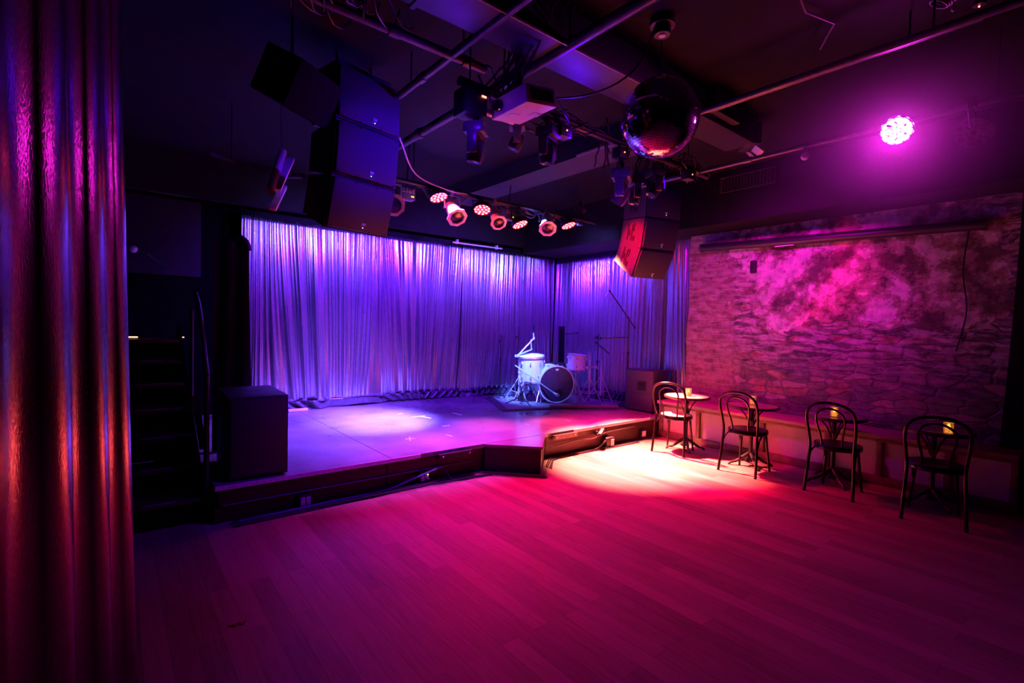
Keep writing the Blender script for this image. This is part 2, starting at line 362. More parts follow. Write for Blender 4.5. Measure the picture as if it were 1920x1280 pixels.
def tag(o, label=None, cat=None, group=None, kind=None):
    if label: o['label'] = label
    if cat: o['category'] = cat
    if group: o['group'] = group
    if kind: o['kind'] = kind
    return o
def thing(name, label, cat, loc=(0, 0, 0), rz=0, group=None):
    o = bpy.data.objects.new(name, None); COL.objects.link(o); o.empty_display_size = .1
    o.location = loc; o.rotation_euler = (0, 0, rz)
    return tag(o, label, cat, group)
def single(name, mb, m, label, cat, group=None, loc=None, **kw):
    o = mb.build(name, m, **kw)
    if loc is not None: o.location = loc
    return tag(o, label, cat, group)
def struct(name, mb, m, **kw): return tag(mb.build(name, m, **kw), kind='structure')
def dup(root, loc, rz, label=None, group=None):
    r = root.copy(); COL.objects.link(r); r.location = loc; r.rotation_euler = (0, 0, rz)
    if label: r['label'] = label
    if group: r['group'] = group
    for ch in list(root.children):
        c = ch.copy(); COL.objects.link(c); c.parent = r
        for g in ch.children:
            d = g.copy(); COL.objects.link(d); d.parent = c
    return r
def align(d, up=(0, 0, 1)):
    """3x3 whose local -Z looks along d"""
    return Vector(d).normalized().to_track_quat('-Z', 'Y').to_matrix()
def spline(pts, n=24):
    P = [Vector(p) for p in pts]; P = [P[0]*2-P[1]] + P + [P[-1]*2-P[-2]]; out = []
    segs = len(P)-3; per = max(2, n//segs)
    for i in range(segs):
        a, b, c, d = P[i:i+4]
        for k in range(per):
            t = k/per
            out.append(.5*((2*b) + (c-a)*t + (2*a-5*b+4*c-d)*t*t + (3*b-a-3*c+d)*t**3))
    out.append(P[-2]); return out
def cablebm(mb, a, b, sag, r=.006, n=12, jit=0):
    a = Vector(a); b = Vector(b); pts = []
    for i in range(n+1):
        t = i/n; p = a.lerp(b, t); p.z -= sag*4*t*(1-t)
        if jit and 0 < i < n: p += Vector((random.uniform(-jit, jit) for _ in range(3)))
        pts.append(p)
    mb.tube(pts, r, 5)

# ------------------------------------------------------------------ camera
cd = bpy.data.cameras.new('camera'); co = bpy.data.objects.new('camera', cd); COL.objects.link(co)
cd.sensor_width = 36; cd.lens = FPX/1920*36; cd.clip_start = .02
mw = Matrix(((RT.x, UP.x, -FW.x), (RT.y, UP.y, -FW.y), (RT.z, UP.z, -FW.z))).to_4x4(); mw.translation = CAM
co.matrix_world = mw; SC.camera = co
SC.view_settings.view_transform = 'Standard'; SC.view_settings.look = 'None'; SC.view_settings.gamma = 1; SC.view_settings.exposure = 0
w = bpy.data.worlds.new('world'); SC.world = w; w.use_nodes = True
w.node_tree.nodes['Background'].inputs[0].default_value = (0, 0, 0, 1); w.node_tree.nodes['Background'].inputs[1].default_value = 0

# ------------------------------------------------------------------ the room
YC, XS, ZS, YS, ZCEIL = 7.3, 6.95, .29, 4.25, 3.55
XW = 6.566
struct('floor', MB().box((2.6, 2.6, -.05), (10.2, 11.2, .1)), 'floor')
struct('ceiling', MB().box((2.6, 2.6, ZCEIL+.05), (10.2, 11.2, .1)), 'ceiling')
struct('wall_back', MB().box((2.6, 7.65, ZCEIL/2), (10.2, .1, ZCEIL)), 'black_wall')
struct('wall_left', MB().box((-1.35, 2.6, ZCEIL/2), (.1, 10.2, ZCEIL)), 'black_wall')
struct('wall_front', MB().box((2.6, -2.35, ZCEIL/2), (8, .1, ZCEIL)), 'black_wall')
struct('wall_side', MB().box((7.2, 5.85, ZCEIL/2), (.12, 3.6, ZCEIL)), 'black_wall')
# brick wall, real relief on a grid
def brick_wall():
    ny, nz = 300, 190; y0, y1, z0, z1 = -1.2, 4.06, 0, 3.06
    ys = np.linspace(y0, y1, ny); zs = np.linspace(z0, z1, nz); Yg, Zg = np.meshgrid(ys, zs)
    h = np.zeros_like(Yg)
    for sc, am in ((1.1, .014), (2.7, .010), (6, .006), (13, .004)):
        for _ in range(5):
            a, b2, ph = rng.normal(0, sc), rng.normal(0, sc*1.9), rng.uniform(0, 6.28)
            h += am*.45*np.sin(a*Yg + b2*Zg + ph)
    rough = 1/(1+np.exp((Zg-1.75)*6)) + 1/(1+np.exp((Yg-.95)*14)) + 1/(1+np.exp((3.2-Yg)*8))*.4
    X = XW - .012 - h*np.clip(rough, .15, 1.2)
    X = np.where((Yg > 1.0) & (Yg < 2.6) & (Zg > 1.75) & (Zg < 2.95), X+.012, X)
    V = np.stack([X, Yg, Zg], -1).reshape(-1, 3)
    idx = np.arange(ny*nz).reshape(nz, ny)
    F = np.stack([idx[:-1, :-1], idx[1:, :-1], idx[1:, 1:], idx[:-1, 1:]], -1).reshape(-1, 4)
    vs = V.tolist(); fs = F.tolist()
    # give the wall its thickness
    n = len(vs); vs += [[6.9, y0, z0], [6.9, y1, z0], [6.9, y1, z1], [6.9, y0, z1]]
    fs += [[n, n+3, n+2, n+1], [idx[0, -1].item(), idx[-1, -1].item(), n+2, n+1], [idx[0, 0].item(), n, n+3, idx[-1, 0].item()]]
    me = bpy.data.meshes.new('wall_right'); me.from_pydata(vs, [], fs); me.materials.append(M['brick'])
    for p in me.polygons: p.use_smooth = True
    o = bpy.data.objects.new('wall_right', me); COL.objects.link(o); tag(o, kind='structure')
brick_wall()
XF = 6.0
struct('trim_1', MB().box((XF+.5, 3.0, (2.9+ZCEIL)/2), (1.0, 8.4, ZCEIL-2.9)), 'ceiling')          # boxed soffit over the brick wall
struct('trim_2', MB().box(((1.9+3.95)/2+.05, 7.2, 3.28), (8, .12, .54)), 'ceiling')                # header over the back curtain
struct('trim_3', MB().box((4.05, 4.3, 3.45), (.42, 4.2, .2)), 'beam_paint')                            # flat ceiling beam

# ------------------------------------------------------------------ cloth sheets
def noise1(x, f, seed):
    r = np.random.default_rng(seed); ph = r.uniform(0, 6.28, 6); k = r.uniform(.6, 1.6, 6)
    return sum(np.sin(x*f*k[i] + ph[i]) for i in range(6))/2.6
def sheet(name, m, p0, p1, ztop, zbot, pitch, amp0, amp1, seed, parent=None, nu=None, nv=44, flare=0, flareL=0, fine=None, top_slope=0, hang=.0, wander=1.0):
    """a hanging cloth from p0 to p1 (plan), folds deepening towards the bottom, faced to the right of p0->p1"""
    p0 = np.array(p0, float); p1 = np.array(p1, float); Lh = np.linalg.norm(p1-p0); d = (p1-p0)/Lh; nrm = np.array([d[1], -d[0]])
    nu = nu or int(Lh/pitch*14)
    u = np.linspace(0, 1, nu); v = np.linspace(0, 1, nv)
    U, Vv = np.meshgrid(u, v); s = U*Lh
    x0 = s - wander*(Vv**1.25)*(noise1(s, 2.3, seed+2)*.13 + noise1(s, 6.5, seed+21)*.035)      # fold lines fan out on the way down
    warp = noise1(x0, 2.2, seed)*pitch*.9 + noise1(x0, .8, seed+1)*pitch*1.5
    ph = 2*PI*(x0+warp)/pitch
    a = (amp0 + (amp1-amp0)*Vv**1.2)*(.65+.5*np.clip(noise1(x0, 3.1, seed+3), -1, 1))
    f = np.sin(ph); f = np.sign(f)*np.abs(f)**.8
    off = a*f
    if fine:
        fp, fa = fine
        env = np.clip(.62+.75*noise1(x0, 5.2, seed+6), .06, 1.5); env = env*(1-Vv**1.1*np.clip(.72-.5*noise1(x0, 2.9, seed+16), .15, .93))
        q1 = np.abs(np.sin(PI*(x0+noise1(x0, 9, seed+5)*fp*.9)/fp))**.75
        q2 = np.abs(np.sin(PI*(x0+noise1(x0, 14, seed+15)*fp*.5)/(fp*.47)))**.8
        off += fa*env*(q1*1.5+q2*.55-1)
    off += .05*noise1(s, 1.1, seed+7)*Vv*amp1/.04
    along = s + flare*(U**3)*Vv**1.6 - flareL*((1-U)**3)*Vv**1.6
    Px = p0[0] + d[0]*along + nrm[0]*(off+hang*Vv); Py = p0[1] + d[1]*along + nrm[1]*(off+hang*Vv)
    zl = zbot + .012*noise1(s, 5, seed+8)
    Pz = (ztop+top_slope*U) + (zl-(ztop+top_slope*U))*Vv
    P = np.stack([Px, Py, Pz], -1).reshape(-1, 3)
    idx = np.arange(nu*nv).reshape(nv, nu)
    F = np.stack([idx[:-1, :-1], idx[:-1, 1:], idx[1:, 1:], idx[1:, :-1]], -1).reshape(-1, 4)
    me = bpy.data.meshes.new(name); me.from_pydata(P.tolist(), [], F.tolist()); me.materials.append(M[m])
    for q in me.polygons: q.use_smooth = True
    o = bpy.data.objects.new(name, me); COL.objects.link(o)
    mod = o.modifiers.new('thick', 'SOLIDIFY'); mod.thickness = .004; mod.offset = -1
    if parent: o.parent = parent
    return o
def stage_curtain(label, p0, p1, zt, seed, slope=0, pitch=.15, amp=(.012, .05), flare=0, flareL=0, group='silver curtains around the stage'):
    t = thing('stage_curtain', label, 'curtain', (0, 0, 0), 0, group)
    zt2 = zt
    sheet('drape', 'silver_cloth', p0, p1, zt2, ZS+.115, pitch, amp[0], amp[1], seed, t, nv=50, fine=(.088, .046), top_slope=slope, flare=flare, flareL=flareL, nu=int(abs(np.hypot(p1[0]-p0[0], p1[1]-p0[1]))/.0042))
    sheet('header', 'header_fabric', p0, p1, zt2+.085, zt2-.012, .032, .016, .018, seed+40, t, nv=5, top_slope=slope, nu=int(np.hypot(p1[0]-p0[0], p1[1]-p0[1])/.005))
    sheet('hem', 'hem', p0, p1, ZS+.125, ZS+.012, pitch, amp[1], amp[1]*1.25, seed, t, nv=8, flare=flare, flareL=flareL, hang=.012, nu=int(np.hypot(p1[0]-p0[0], p1[1]-p0[1])/.008))
    return t
aL = atY(452, 401, YC); aR = atY(1040, 487, YC)
xa, xb, xc, xd = aL.x, 3.2, 4.75, XS-.03
zt = 2.90
stage_curtain('silver stage curtain, left part of the back wall, behind the black subwoofer', (xa, YC), (xb+.05, YC+.0), zt, 11, flareL=.0, flare=.05, pitch=.17, amp=(.012, .055))
stage_curtain('silver stage curtain, middle part of the back wall', (xb-.03, YC+.05), (xc+.04, YC+.05), zt, 23, flareL=.08, flare=.06, pitch=.15)
stage_curtain('silver stage curtain, right part of the back wall, behind the drum kit', (xc-.02, YC-.0), (xd, YC-.0), zt, 37, flareL=.05, pitch=.14, amp=(.012, .045))
stage_curtain('silver curtain on the side wall of the stage, behind the bass cabinet', (XS, YC-.05), (XS-.05, 4.62), 2.83, 51, pitch=.13, amp=(.012, .04))
stage_curtain('short taller silver curtain at the stage end of the brick wall', (XS-.18, 4.56), (6.68, 4.13), 2.97, 63, pitch=.085, amp=(.02, .03))

# near left curtain
t = thing('foreground_curtain', 'tall shiny metallic curtain in the left foreground beside the stairs', 'curtain')
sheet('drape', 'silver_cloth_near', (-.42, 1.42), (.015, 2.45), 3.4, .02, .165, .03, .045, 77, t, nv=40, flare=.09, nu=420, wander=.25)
single('curtain_track', MB().cyl((-.5, 1.25, 3.43), (.05, 2.53, 3.43), .018), 'black_metal', 'black curtain track above the foreground curtain', 'rail')
# black drapes
sheet_o = sheet('side_drape', 'velvet', (6.42, .66), (6.30, -1.0), 3.0, .02, .14, .025, .04, 81, None, nv=30, flareL=.1, nu=240)
tag(sheet_o, 'black drape hanging at the right end of the brick wall', 'curtain')
wl, wr = atY(378, 440, 5.3), atY(462, 440, 5.3)
t = thing('wing_curtain', 'black wing curtain with shiny top left of the silver stage curtain', 'curtain')
sheet('drape', 'velvet', (wl.x+.09, 5.3), (wr.x+.02, 5.3), wl.z, ZS+.02, .12, .02, .035, 83, t, nv=24, nu=160, flare=.06)
MBx = MB().tube(spline([(wl.x+.28, 5.29, wl.z-.0), (wr.x-.06, 5.26, wl.z+.012), (wr.x-.01, 5.24, wl.z-.03), (wr.x+.012, 5.24, wl.z-.11)], 14), [.026]*13 if False else .024, 8)
MBx.build('piping', 'black_plastic', t)

# ------------------------------------------------------------------ stage
X0, X1 = .6, 6.9
t = thing('stage', 'low stage platform with grey painted deck in front of silver curtains', 'stage', (0, 0, 0))
xm = 2.02
MB().box(((X0+xm)/2-.002, (YS+7.5)/2, ZS-.02), (xm-X0-.004, 7.5-YS, .04)).build('deck_panel', 'stage', t)
MB().box(((X1+xm)/2+.002, (YS+7.5)/2, ZS-.02), (X1-xm-.004, 7.5-YS, .04)).build('deck_panel', 'stage', t)
fz = ZS-.04
for a, b in ((X0, 1.98), (1.985, 3.06), (3.06, 3.97), (3.975, 5.05), (5.055, X1)):
    MB().box(((a+b)/2, YS+.025, fz/2+.06), (b-a-.004, .03, fz-.12)).build('fascia_board', 'fascia', t)
    MB().box(((a+b)/2, YS+.035, .065), (b-a-.004, .03, .13)).build('kick_board', 'fascia', t)
MB().box((X0+.015, (YS+7.5)/2, fz/2), (.03, 7.5-YS-.02, fz)).build('end_board', 'fascia', t)
for a, b in ((X0, 2.32), (4.42, 5.98)):
    MB().box(((a+b)/2, YS-.004, ZS-.018), (b-a, .008, .036)).build('edge_strip', 'edge_strip', t)
MB().cyl((X0+.05, YS-.002, .135), (2.9, YS-.002, .135), .006, seg=6).build('conduit', 'cable_gray', t)
# triangular corner step
P = [(3.06, YS-.002), (3.50, 3.80), (3.95, YS-.002)]
t = thing('corner_step', 'black triangular step block jutting out of the stage front', 'step')
MB().prism([(3.06, YS-.012), (3.50, 3.80), (3.95, YS-.012)], ZS-.03, ZS).build('top_board', 'stage', t)
MB().prism([(3.075, YS-.014), (3.50, 3.82), (3.935, YS-.014)], .0, ZS-.03).build('body', 'black_plastic', t)
# stage edge brackets
for (px0, px1, py0, py1, lab) in ((822, 884, 857, 846, 'black metal hook bracket on the stage edge left of the corner step'), (1037, 1080, 826, 818, 'reddish lit metal hook bracket on the stage edge right of the corner step')):
    a = atY(px0, py0, YS-.03); b = atY(px1, py1, YS-.03); L = b.x-a.x
    t = thing('stair_bracket', lab, 'bracket', ((a.x+b.x)/2, YS-.012, ZS-.05))
    MB().box((0, -.02, .02), (L, .04, .008)).box((0, -.043, -.0), (L, .006, .05)).build('angle_plate', 'bracket_red' if 'red' in lab else 'black_metal', t)
    MB().box((0, -.004, -.005), (L, .006, .06)).build('back_plate', 'black_metal', t)
    for sx in (-.4, .4): MB().lathe([(0, .006), (.008, .005), (.011, 0)], 10, (sx*L, -.047, 0), Matrix.Rotation(R(90), 3, 'X')).build('bolt', 'chrome', t)
# outlets on the stage front
def outlet(px, py, lab, yoff=-.005, z=None):
    p = atY(px, py, YS-.02)
    t = thing('power_outlet', lab, 'outlet', (p.x, YS+.01, p.z), 0, 'power outlets along the stage front')
    MB().box((0, -.022, 0), (.105, .044, .11), bev=.006).build('back_box', 'black_metal', t)
    f = MB()
    for sx in (-.022, .022): f.box((sx, -.047, -.002), (.034, .008, .072), bev=.002)
    f.build('receptacle', 'off_white', t)
    for sx in (-.022, .022):
        h = MB()
        for sz in (-.018, .018):
            h.box((sx-.006, -.0515, sz), (.003, .002, .012)); h.box((sx+.006, -.0515, sz), (.003, .002, .012)); h.box((sx, -.0515, sz-.011), (.005, .002, .005))
        h.build('socket_slot', 'ink', t, smooth=False)
    return t
outlet(572, 938, 'double power outlet box low on the stage front below the subwoofer')
o2 = outlet(795, 893, 'double power outlet box with plugged cable beside the floor cables at stage front')
MB().sphere((.03, -.055, .02), .005, 8, 6).build('indicator', 'led_yellow', o2)
MB().box((.022, -.066, -.025), (.026, .035, .026), bev=.004).build('plug', 'cable', o2)
outlet(1206, 812, 'pale double power outlet on the stage front nearest the chairs')
p = atY(1142, 828, YS-.05)
t = thing('junction_box', 'black round cornered floor box with two sockets on stage front', 'outlet', (p.x, YS-.0, p.z))
MB().box((0, -.04, 0), (.15, .08, .13), bev=.02).build('housing', 'black_plastic', t)
MB().box((.03, -.082, -.01), (.062, .008, .09), bev=.003).build('receptacle', 'off_white', t)
p = atY(1122, 812, YS-.05)
t = thing('clamp_lamp', 'small black clip-on lamp clamped to the stage front', 'lamp', (p.x, YS-.003, p.z))
MB().box((.03, -.07, .02), (.13, .05, .035), Euler((0, R(-25), R(20))), bev=.01).build('lamp_head', 'black_plastic', t)
MB().box((.0, -.02, -.0), (.03, .04, .05), bev=.006).cyl((0, -.03, -.01), (.02, -.06, .02), .008).build('clamp', 'black_metal', t)
MB().sphere((-.005, -.045, -.02), .018, 10, 8).build('knob', 'black_plastic', t)
# cables along the stage front
def floor_cable(pts, r, lab, m='cable', name='cable', n=40):
    q = MB(); q.tube(spline(pts, n), r, 6); return single(name, q, m, lab, 'cable')
def yy(px, py, z=.012): p = atZ(px, py, z); return (p.x, p.y, z)
floor_cable([(2.55, YS-.03, .14), (2.2, YS-.04, .07), (1.95, YS-.045, .02), (1.4, YS-.05, .016), (.75, YS-.07, .012)], .011, 'grey cable sleeve sloping down stage front left of plugged outlet', 'cable_gray')
floor_cable([(2.58, YS-.05, .1), (2.62, YS-.12, .02), (2.85, YS-.15, .01), (3.05, YS-.02-.15, .01), (2.9, YS-.1, .012), (3.0, YS-.1, .012)], .007, 'thin black cable looping on the floor by the corner step')
floor_cable([(4.0, YS-.05, .14), (4.5, YS-.02, .16), (4.72, YS-.05, .15), (5.0, YS-.03, .19), (5.5, YS-.02, .2), (5.62, YS-.02, .2)], .008, 'black cable running along stage front between corner step and outlet')
floor_cable([(4.95, YS-.07, .1), (4.8, YS-.08, .03), (4.6, YS-.07, .012), (4.3, YS-.08, .012), (4.05, YS-.07, .012)], .009, 'cable dropping from the floor box to the stage foot')
q = MB()
for k in range(9):
    xs = np.linspace(X0+.1, 3.45, 26); oy = .035+.012*k
    q.tube([(x, min(YS-oy-.02*math.sin(x*2.1+k), YS-.02) - max(0, (x-3.0))*1.0*(x > 3.0), .008+.006*(k % 3)) for x in xs], .006, 5)
for k in range(5):
    xs = np.linspace(3.72, 5.6, 16)
    q.tube([(x, YS-.04-.016*k-.014*math.sin(x*3+k) - max(0, 4.0-x)*.9, .008+.005*(k % 2)) for x in xs], .006, 5)
o = q.build('cable_bundle', 'cable'); tag(o, 'tangle of black cables lying along the foot of the stage', 'cables', kind='stuff')
# tape marks on the deck
for i, (a, b, w_, lab) in enumerate((((772, 782), (797, 779), .018, 'white tape strip on the deck in front of the middle curtain'), ((789, 780), (808, 784), .03, 'grey tape strip crossing the white one on the deck'),
        ((760, 823), (778, 822), .018, 'pale tape strip on the deck near the front left edge'), ((768, 819), (769, 826), .012, 'short tape cross bar on the deck near the front left edge'),
        ((830, 799), (843, 797), .018, 'small pale tape mark left of the first red pool of light'), ((837, 815), (848, 818), .02, 'small pink lit tape mark in front of the first red pool of light'),
        ((849, 774), (866, 778), .025, 'grey tape strip on the deck below the drum rug corner'), ((984, 795), (992, 796), .018, 'tiny tape mark between the two red pools'),
        ((1060, 787), (1070, 790), .018, 'tape mark on the deck right of the second red pool'), ((745, 776), (755, 775), .02, 'tape strip near the bright spot at the curtain foot'))):
    A = atZ(*a, ZS+.001); B = atZ(*b, ZS+.001); dv = (B-A); q = MB().box((0, 0, .0012), (dv.length, w_, .0014))
    o = single('tape_mark', q, 'tape', lab, 'tape', 'tape marks on the stage deck', loc=(A+B)/2); o.rotation_euler = (0, 0, math.atan2(dv.y, dv.x))
p = atZ(556, 771, ZS)
single('batten', MB().box((0, 0, .018), (.26, .06, .032), bev=.004), 'off_white', 'white batten on deck behind the subwoofer at curtain foot', 'batten', loc=(p.x+.02, p.y, ZS+.001))

# ------------------------------------------------------------------ stairs on the left
n_st = 7; y0s, dy, rise = 4.38, .27, .19; xl, xr = -.12, .52
t = thing('staircase', 'dark wooden staircase with worn nosing strips left of the stage', 'stairs')
for k in range(n_st):
    z = rise*(k+1); y = y0s+dy*k; last = k == n_st-1
    dd = .9 if last else dy+.03
    MB().box(((xl+xr)/2, y+dd/2-.02, z-.018), (xr-xl, dd, .034), bev=.006).build('tread', 'stair_wood', t)
    MB().box(((xl+xr)/2, y+.02, z-.036-.077), (xr-xl, .02, .152)).build('riser', 'black_wall', t)
    MB().box((.27, y-.012, z+.001), (.2, .024, .004)).build('nosing_strip', 'stair_nose', t)
q = MB(); q.hexa([(xr+.005, y0s-.04, 0), (xr+.04, y0s-.04, 0), (xr+.04, y0s+dy*7, 0), (xr+.005, y0s+dy*7, 0), (xr+.005, y0s-.04, .16), (xr+.04, y0s-.04, .16), (xr+.04, y0s+dy*7, 1.46), (xr+.005, y0s+dy*7, 1.46)])
q.build('stringer', 'black_wall', t)
a, b = atY(372, 770, 5.05), atY(387, 828, 4.72)
MB().tube([(.565, 5.1, .85), (.565, 4.6, .52)], .035, 4).build('rail_cap', 'stair_wood', t)
a, b = atY(386, 580, 5.3)+Vector((-.05, 0, 0)), atY(398, 690, 4.4)+Vector((-.04, 0, 0))
t = thing('handrail', 'dark metal handrail catching a red glint beside the stairs', 'handrail')
MB().tube(spline([a + Vector((0, .3, .16)), a, b, b + Vector((0, -.03, -.02)), b + Vector((0, -.035, -.08))], 20), .019, 10).build('rail', 'pipe', t)
MB().cyl((b.x, b.y-.035, .0), (b.x, b.y-.035, b.z-.07), .019).build('post', 'black_metal', t)
MB().cyl((b.x, a.y, .0), (b.x, a.y, a.z), .016).build('post', 'black_metal', t)
# things in the dark behind the stairs
p = atD(315, 345, 5.9)
t = thing('wall_sign', 'dim red notice board with lettering ending in ONLY above the stairs', 'sign', p, R(8))
MB().box((0, 0, 0), (.36, .015, .245), bev=.003).build('board', 'dim_red_sign', t)
fc = bpy.data.curves.new('lettering', 'FONT'); fc.body = 'ONLY'; fc.size = .055; fc.align_x = 'CENTER'; fc.extrude = .001
fo = bpy.data.objects.new('lettering_source', fc); COL.objects.link(fo); fo.parent = t; fo.location = (-.02, -.0095, -.075); fo.rotation_euler = (R(90), 0, 0); fc.materials.append(M['ink'])
bpy.context.view_layer.update()
lm = bpy.data.meshes.new_from_object(fo.evaluated_get(bpy.context.evaluated_depsgraph_get())); lo = bpy.data.objects.new('lettering', lm); COL.objects.link(lo); lo.parent = t; lo.location = fo.location; lo.rotation_euler = fo.rotation_euler; bpy.data.objects.remove(fo)
q = MB()
for i in range(9): q.box((-.14+.034*i, -.009, -.01), (.02, .002, .018))
q.build('faded_lettering', 'ink', t)
t = thing('hanger_rod', 'short rod hanging under the ceiling above the red notice', 'rod', atD(430, 298, 4.6))
MB().box((-.05, 0, 0), (.2, .02, .025), Euler((0, R(8), 0))).build('bar', 'pipe', t)
MB().cyl((.02, 0, .0), (.02, 0, ZCEIL-t.location.z), .006).build('drop_rod', 'black_metal', t)
p = atD(250, 467, 4.9)
single('wall_panel', MB().box((0, 0, 0), (1.35, .04, .95)), mat('dark_blue_paint', (.004, .004, .007), .6, 0, .2, 4), 'dark blue painted panel on the wall behind the stairs', 'panel', loc=(.22, 7.56, 2.55))
t = thing('wall_bulb', 'round frosted bulb on a short neck above the stairs', 'bulb', p)
MB().sphere((0, 0, 0), .038, 16, 12, (1, 1, .9)).build('globe', 'white_plastic', t)
MB().tube([(.03, 0, -.008), (.075, 0, -.02), (.105, .0, -.03)], [.018, .012, .012], 10).tube([(.105, 0, -.03), (.3, 1.0, -.06), (.35, 7.52-p.y, -.06)], .008, 6).build('neck', 'black_metal', t)
for px, wd, lab in ((238, .1, 'longer warm pin light at the top landing of the stairs'), (335, .016, 'tiny warm pin light at the right of the top landing')):
    p = atD(px+6, 627, 5.3)
    single('step_light', MB().box((0, 0, 0), (wd, .012, .01), bev=.003), 'warm_pin', lab, 'light', loc=(p.x, 6.2, 1.345))

# ------------------------------------------------------------------ subwoofer
t = thing('subwoofer', 'tall black subwoofer box at the left front corner of the stage', 'speaker', (.92, 4.64, ZS), R(-2))
MB().box((0, 0, .335), (.43, .70, .64), bev=.008).build('cabinet', 'speaker_black', t)
MB().box((.0, -.355, .335), (.40, .012, .60), bev=.004).build('front_grille', 'grille', t)
MB().lathe([(0, .0005), (.03, .0005), (.045, .004), (.06, .004), (.062, 0)], 24, (.02, .05, .655)).build('pole_socket', 'black_metal', t)
for sx in (-.17, .17):
    for sy in (-.3, .3): MB().cyl((sx, sy, 0), (sx, sy, .016), .02).build('foot', 'black_plastic', t)

# ------------------------------------------------------------------ hung speaker arrays
def array(name, lab, base, yaw, tilts, slots, wd=.56, ht=.385, dp=.42):
    t = thing('line_array', lab, 'speaker', base, yaw, 'hung speaker arrays')
    # local: +x along the width, -y front; stacked downwards from the origin (top front edge centre)
    cur = Vector((0, 0, 0))
    for i, ti in enumerate(tilts):
        rot = Matrix.Rotation(R(ti), 3, 'X')      # tips the face downwards
        mt = Matrix.Translation(cur) @ rot.to_4x4()
        q = MB(mt)
        sh = .05
        P0 = [(-wd/2, 0, -ht+.004), (wd/2, 0, -ht+.004), (wd/2-.06, dp, -ht+sh), (-wd/2+.06, dp, -ht+sh), (-wd/2, 0, -.004), (wd/2, 0, -.004), (wd/2-.06, dp, -sh), (-wd/2+.06, dp, -sh)]
        q.hexa(P0); cab = q.build('cabinet', 'speaker_black', t)
        q = MB(mt); q.box((0, -.012, -ht/2), (wd-.03, .024, ht-.03), bev=.008); q.build('grille', 'grille', cab)
        q = MB(mt); q.box((.03, -.026, -ht+.075), (.036, .004, .018), bev=.001); q.build('badge', 'badge', cab)
        q = MB(mt); q.sphere((.03, -.025, -ht+.048), .0035, 8, 6); q.build('power_light', 'led_green', cab)
        q = MB(mt)
        for bx in (-.24, -.09, .09, .24):
            for bz in (-.022, -ht+.022): q.sphere((bx, -.025, bz), .006, 8, 6)
        q.build('screw', 'black_metal', cab)
        if slots:
            q = MB(mt); sx = -wd/2
            def side(yc, zc, yl, zl): q.box((sx+.06*(yc/dp)+.0, yc, zc), (.012, yl, zl), Euler((0, 0, -math.atan2(.06, dp))))
            side(.34, -.19, .02, .2); side(.30, -.2, .02, .07); side(.25, -.17, .02, .15); side(.21, -.13, .022, .1); side(.22, -.27, .09, .06)
            q.build('rigging_slot', 'ink', cab)
        cur = cur + rot @ Vector((0, 0, -ht))
    MB().box((0, .2, .03), (wd-.1, .3, .05)).build('fly_frame', 'black_metal', t)
    MB().cyl((-.15, .2, .05), (-.15, .2, ZCEIL-base[2]), .012).cyl((.15, .2, .05), (.15, .2, ZCEIL-base[2]), .012).build('chain', 'black_metal', t)
    return t
p = atD(697, 170, 3.72)
array('l', 'tall black speaker array hanging left of the stage, front lit blue', (1.50, 3.62, 3.37), R(13), (0, 6, 16), False)
array('r', 'black speaker array hanging right of the stage, its side panel lit red', (5.38, 3.72, 3.31), R(-13), (2, 11, 26), True, dp=.50)

# ------------------------------------------------------------------ bass cabinet
t = thing('bass_cabinet', 'large black bass speaker cabinet at the right end of the stage', 'speaker', (6.42, 4.66, ZS))
MB().box((.02, 0, .325), (.36, .52, .62), bev=.01).build('cabinet', 'amp_side', t)
MB().box((-.168, 0, .325), (.02, .50, .60), bev=.005).build('grille_cloth', 'amp', t)
MB().box((-.181, -.06, .40), (.008, .16, .15), bev=.003).build('badge_plate', 'amp_side', t)
MB().box((-.186, -.06, .42), (.006, .12, .07)).box((-.186, -.06, .36), (.006, .12, .02)).build('vent', 'ink', t)
MB().box((-.180, 0, .28), (.006, .47, .008)).build('seam_strip', 'amp_side', t)
for sx in (-.12, .16):
    for sy in (-.2, .2): MB().cyl((sx, sy, 0), (sx, sy, .016), .02).build('foot', 'black_plastic', t)

# ------------------------------------------------------------------ drum kit
dn = Vector((-.40, -.917, 0)).normalized()      # the front head looks this way
bd = Vector((5.62, 5.80, 0)); BR = .305
rz_b = math.atan2(dn.x, -dn.y)                   # local -y = front
t = thing('bass_drum', 'white pearl bass drum with black front head at the back of the stage', 'drum', (bd.x, bd.y, ZS+.02), rz_b)
RX = Matrix.Rotation(R(90), 3, 'X')              # lathe z -> -y
def lat(prof, c=(0, 0, BR), seg=40): q = MB(); q.lathe(prof, seg, c, RX); return q
lat([(BR-.012, -.40), (BR-.006, -.40), (BR-.006, -.02), (BR-.012, -.02)], (0, 0, BR)).build('shell', 'drum_shell', t)
for zz, nm in ((-.03, 'front_hoop'), (-.42, 'rear_hoop')):
    lat([(BR-.018, zz), (BR-.018, zz+.04), (BR, zz+.04), (BR, zz), (BR-.018, zz)]).build(nm, 'drum_shell', t)
lat([(0, .0), (BR-.02, .0)]).build('front_head', 'drum_head', t)
lat([(0, -.4), (BR-.02, -.4)]).build('batter_head', 'drum_white', t)
pc = (.045, 0, BR-.14)
lat([(.062, -.001), (.062, .004), (.075, .004), (.075, -.001)], pc).build('port_ring', 'black_plastic', t)
lat([(0, .0015), (.062, .0015)], pc).build('port_hole', 'ink', t)
q = MB()
crown = [(-.032, .0), (-.022, -.022), (0, -.03), (.022, -.022), (.032, 0), (.018, -.004), (.012, .008), (0, -.002), (-.012, .008), (-.018, -.004)]
q.M = Matrix.Translation((0, -.003, BR*2-.055)) @ Matrix.Rotation(R(90), 4, 'X')
q.prism(crown, 0, .002); q.build('head_badge', 'drum_white', t)
q = MB()
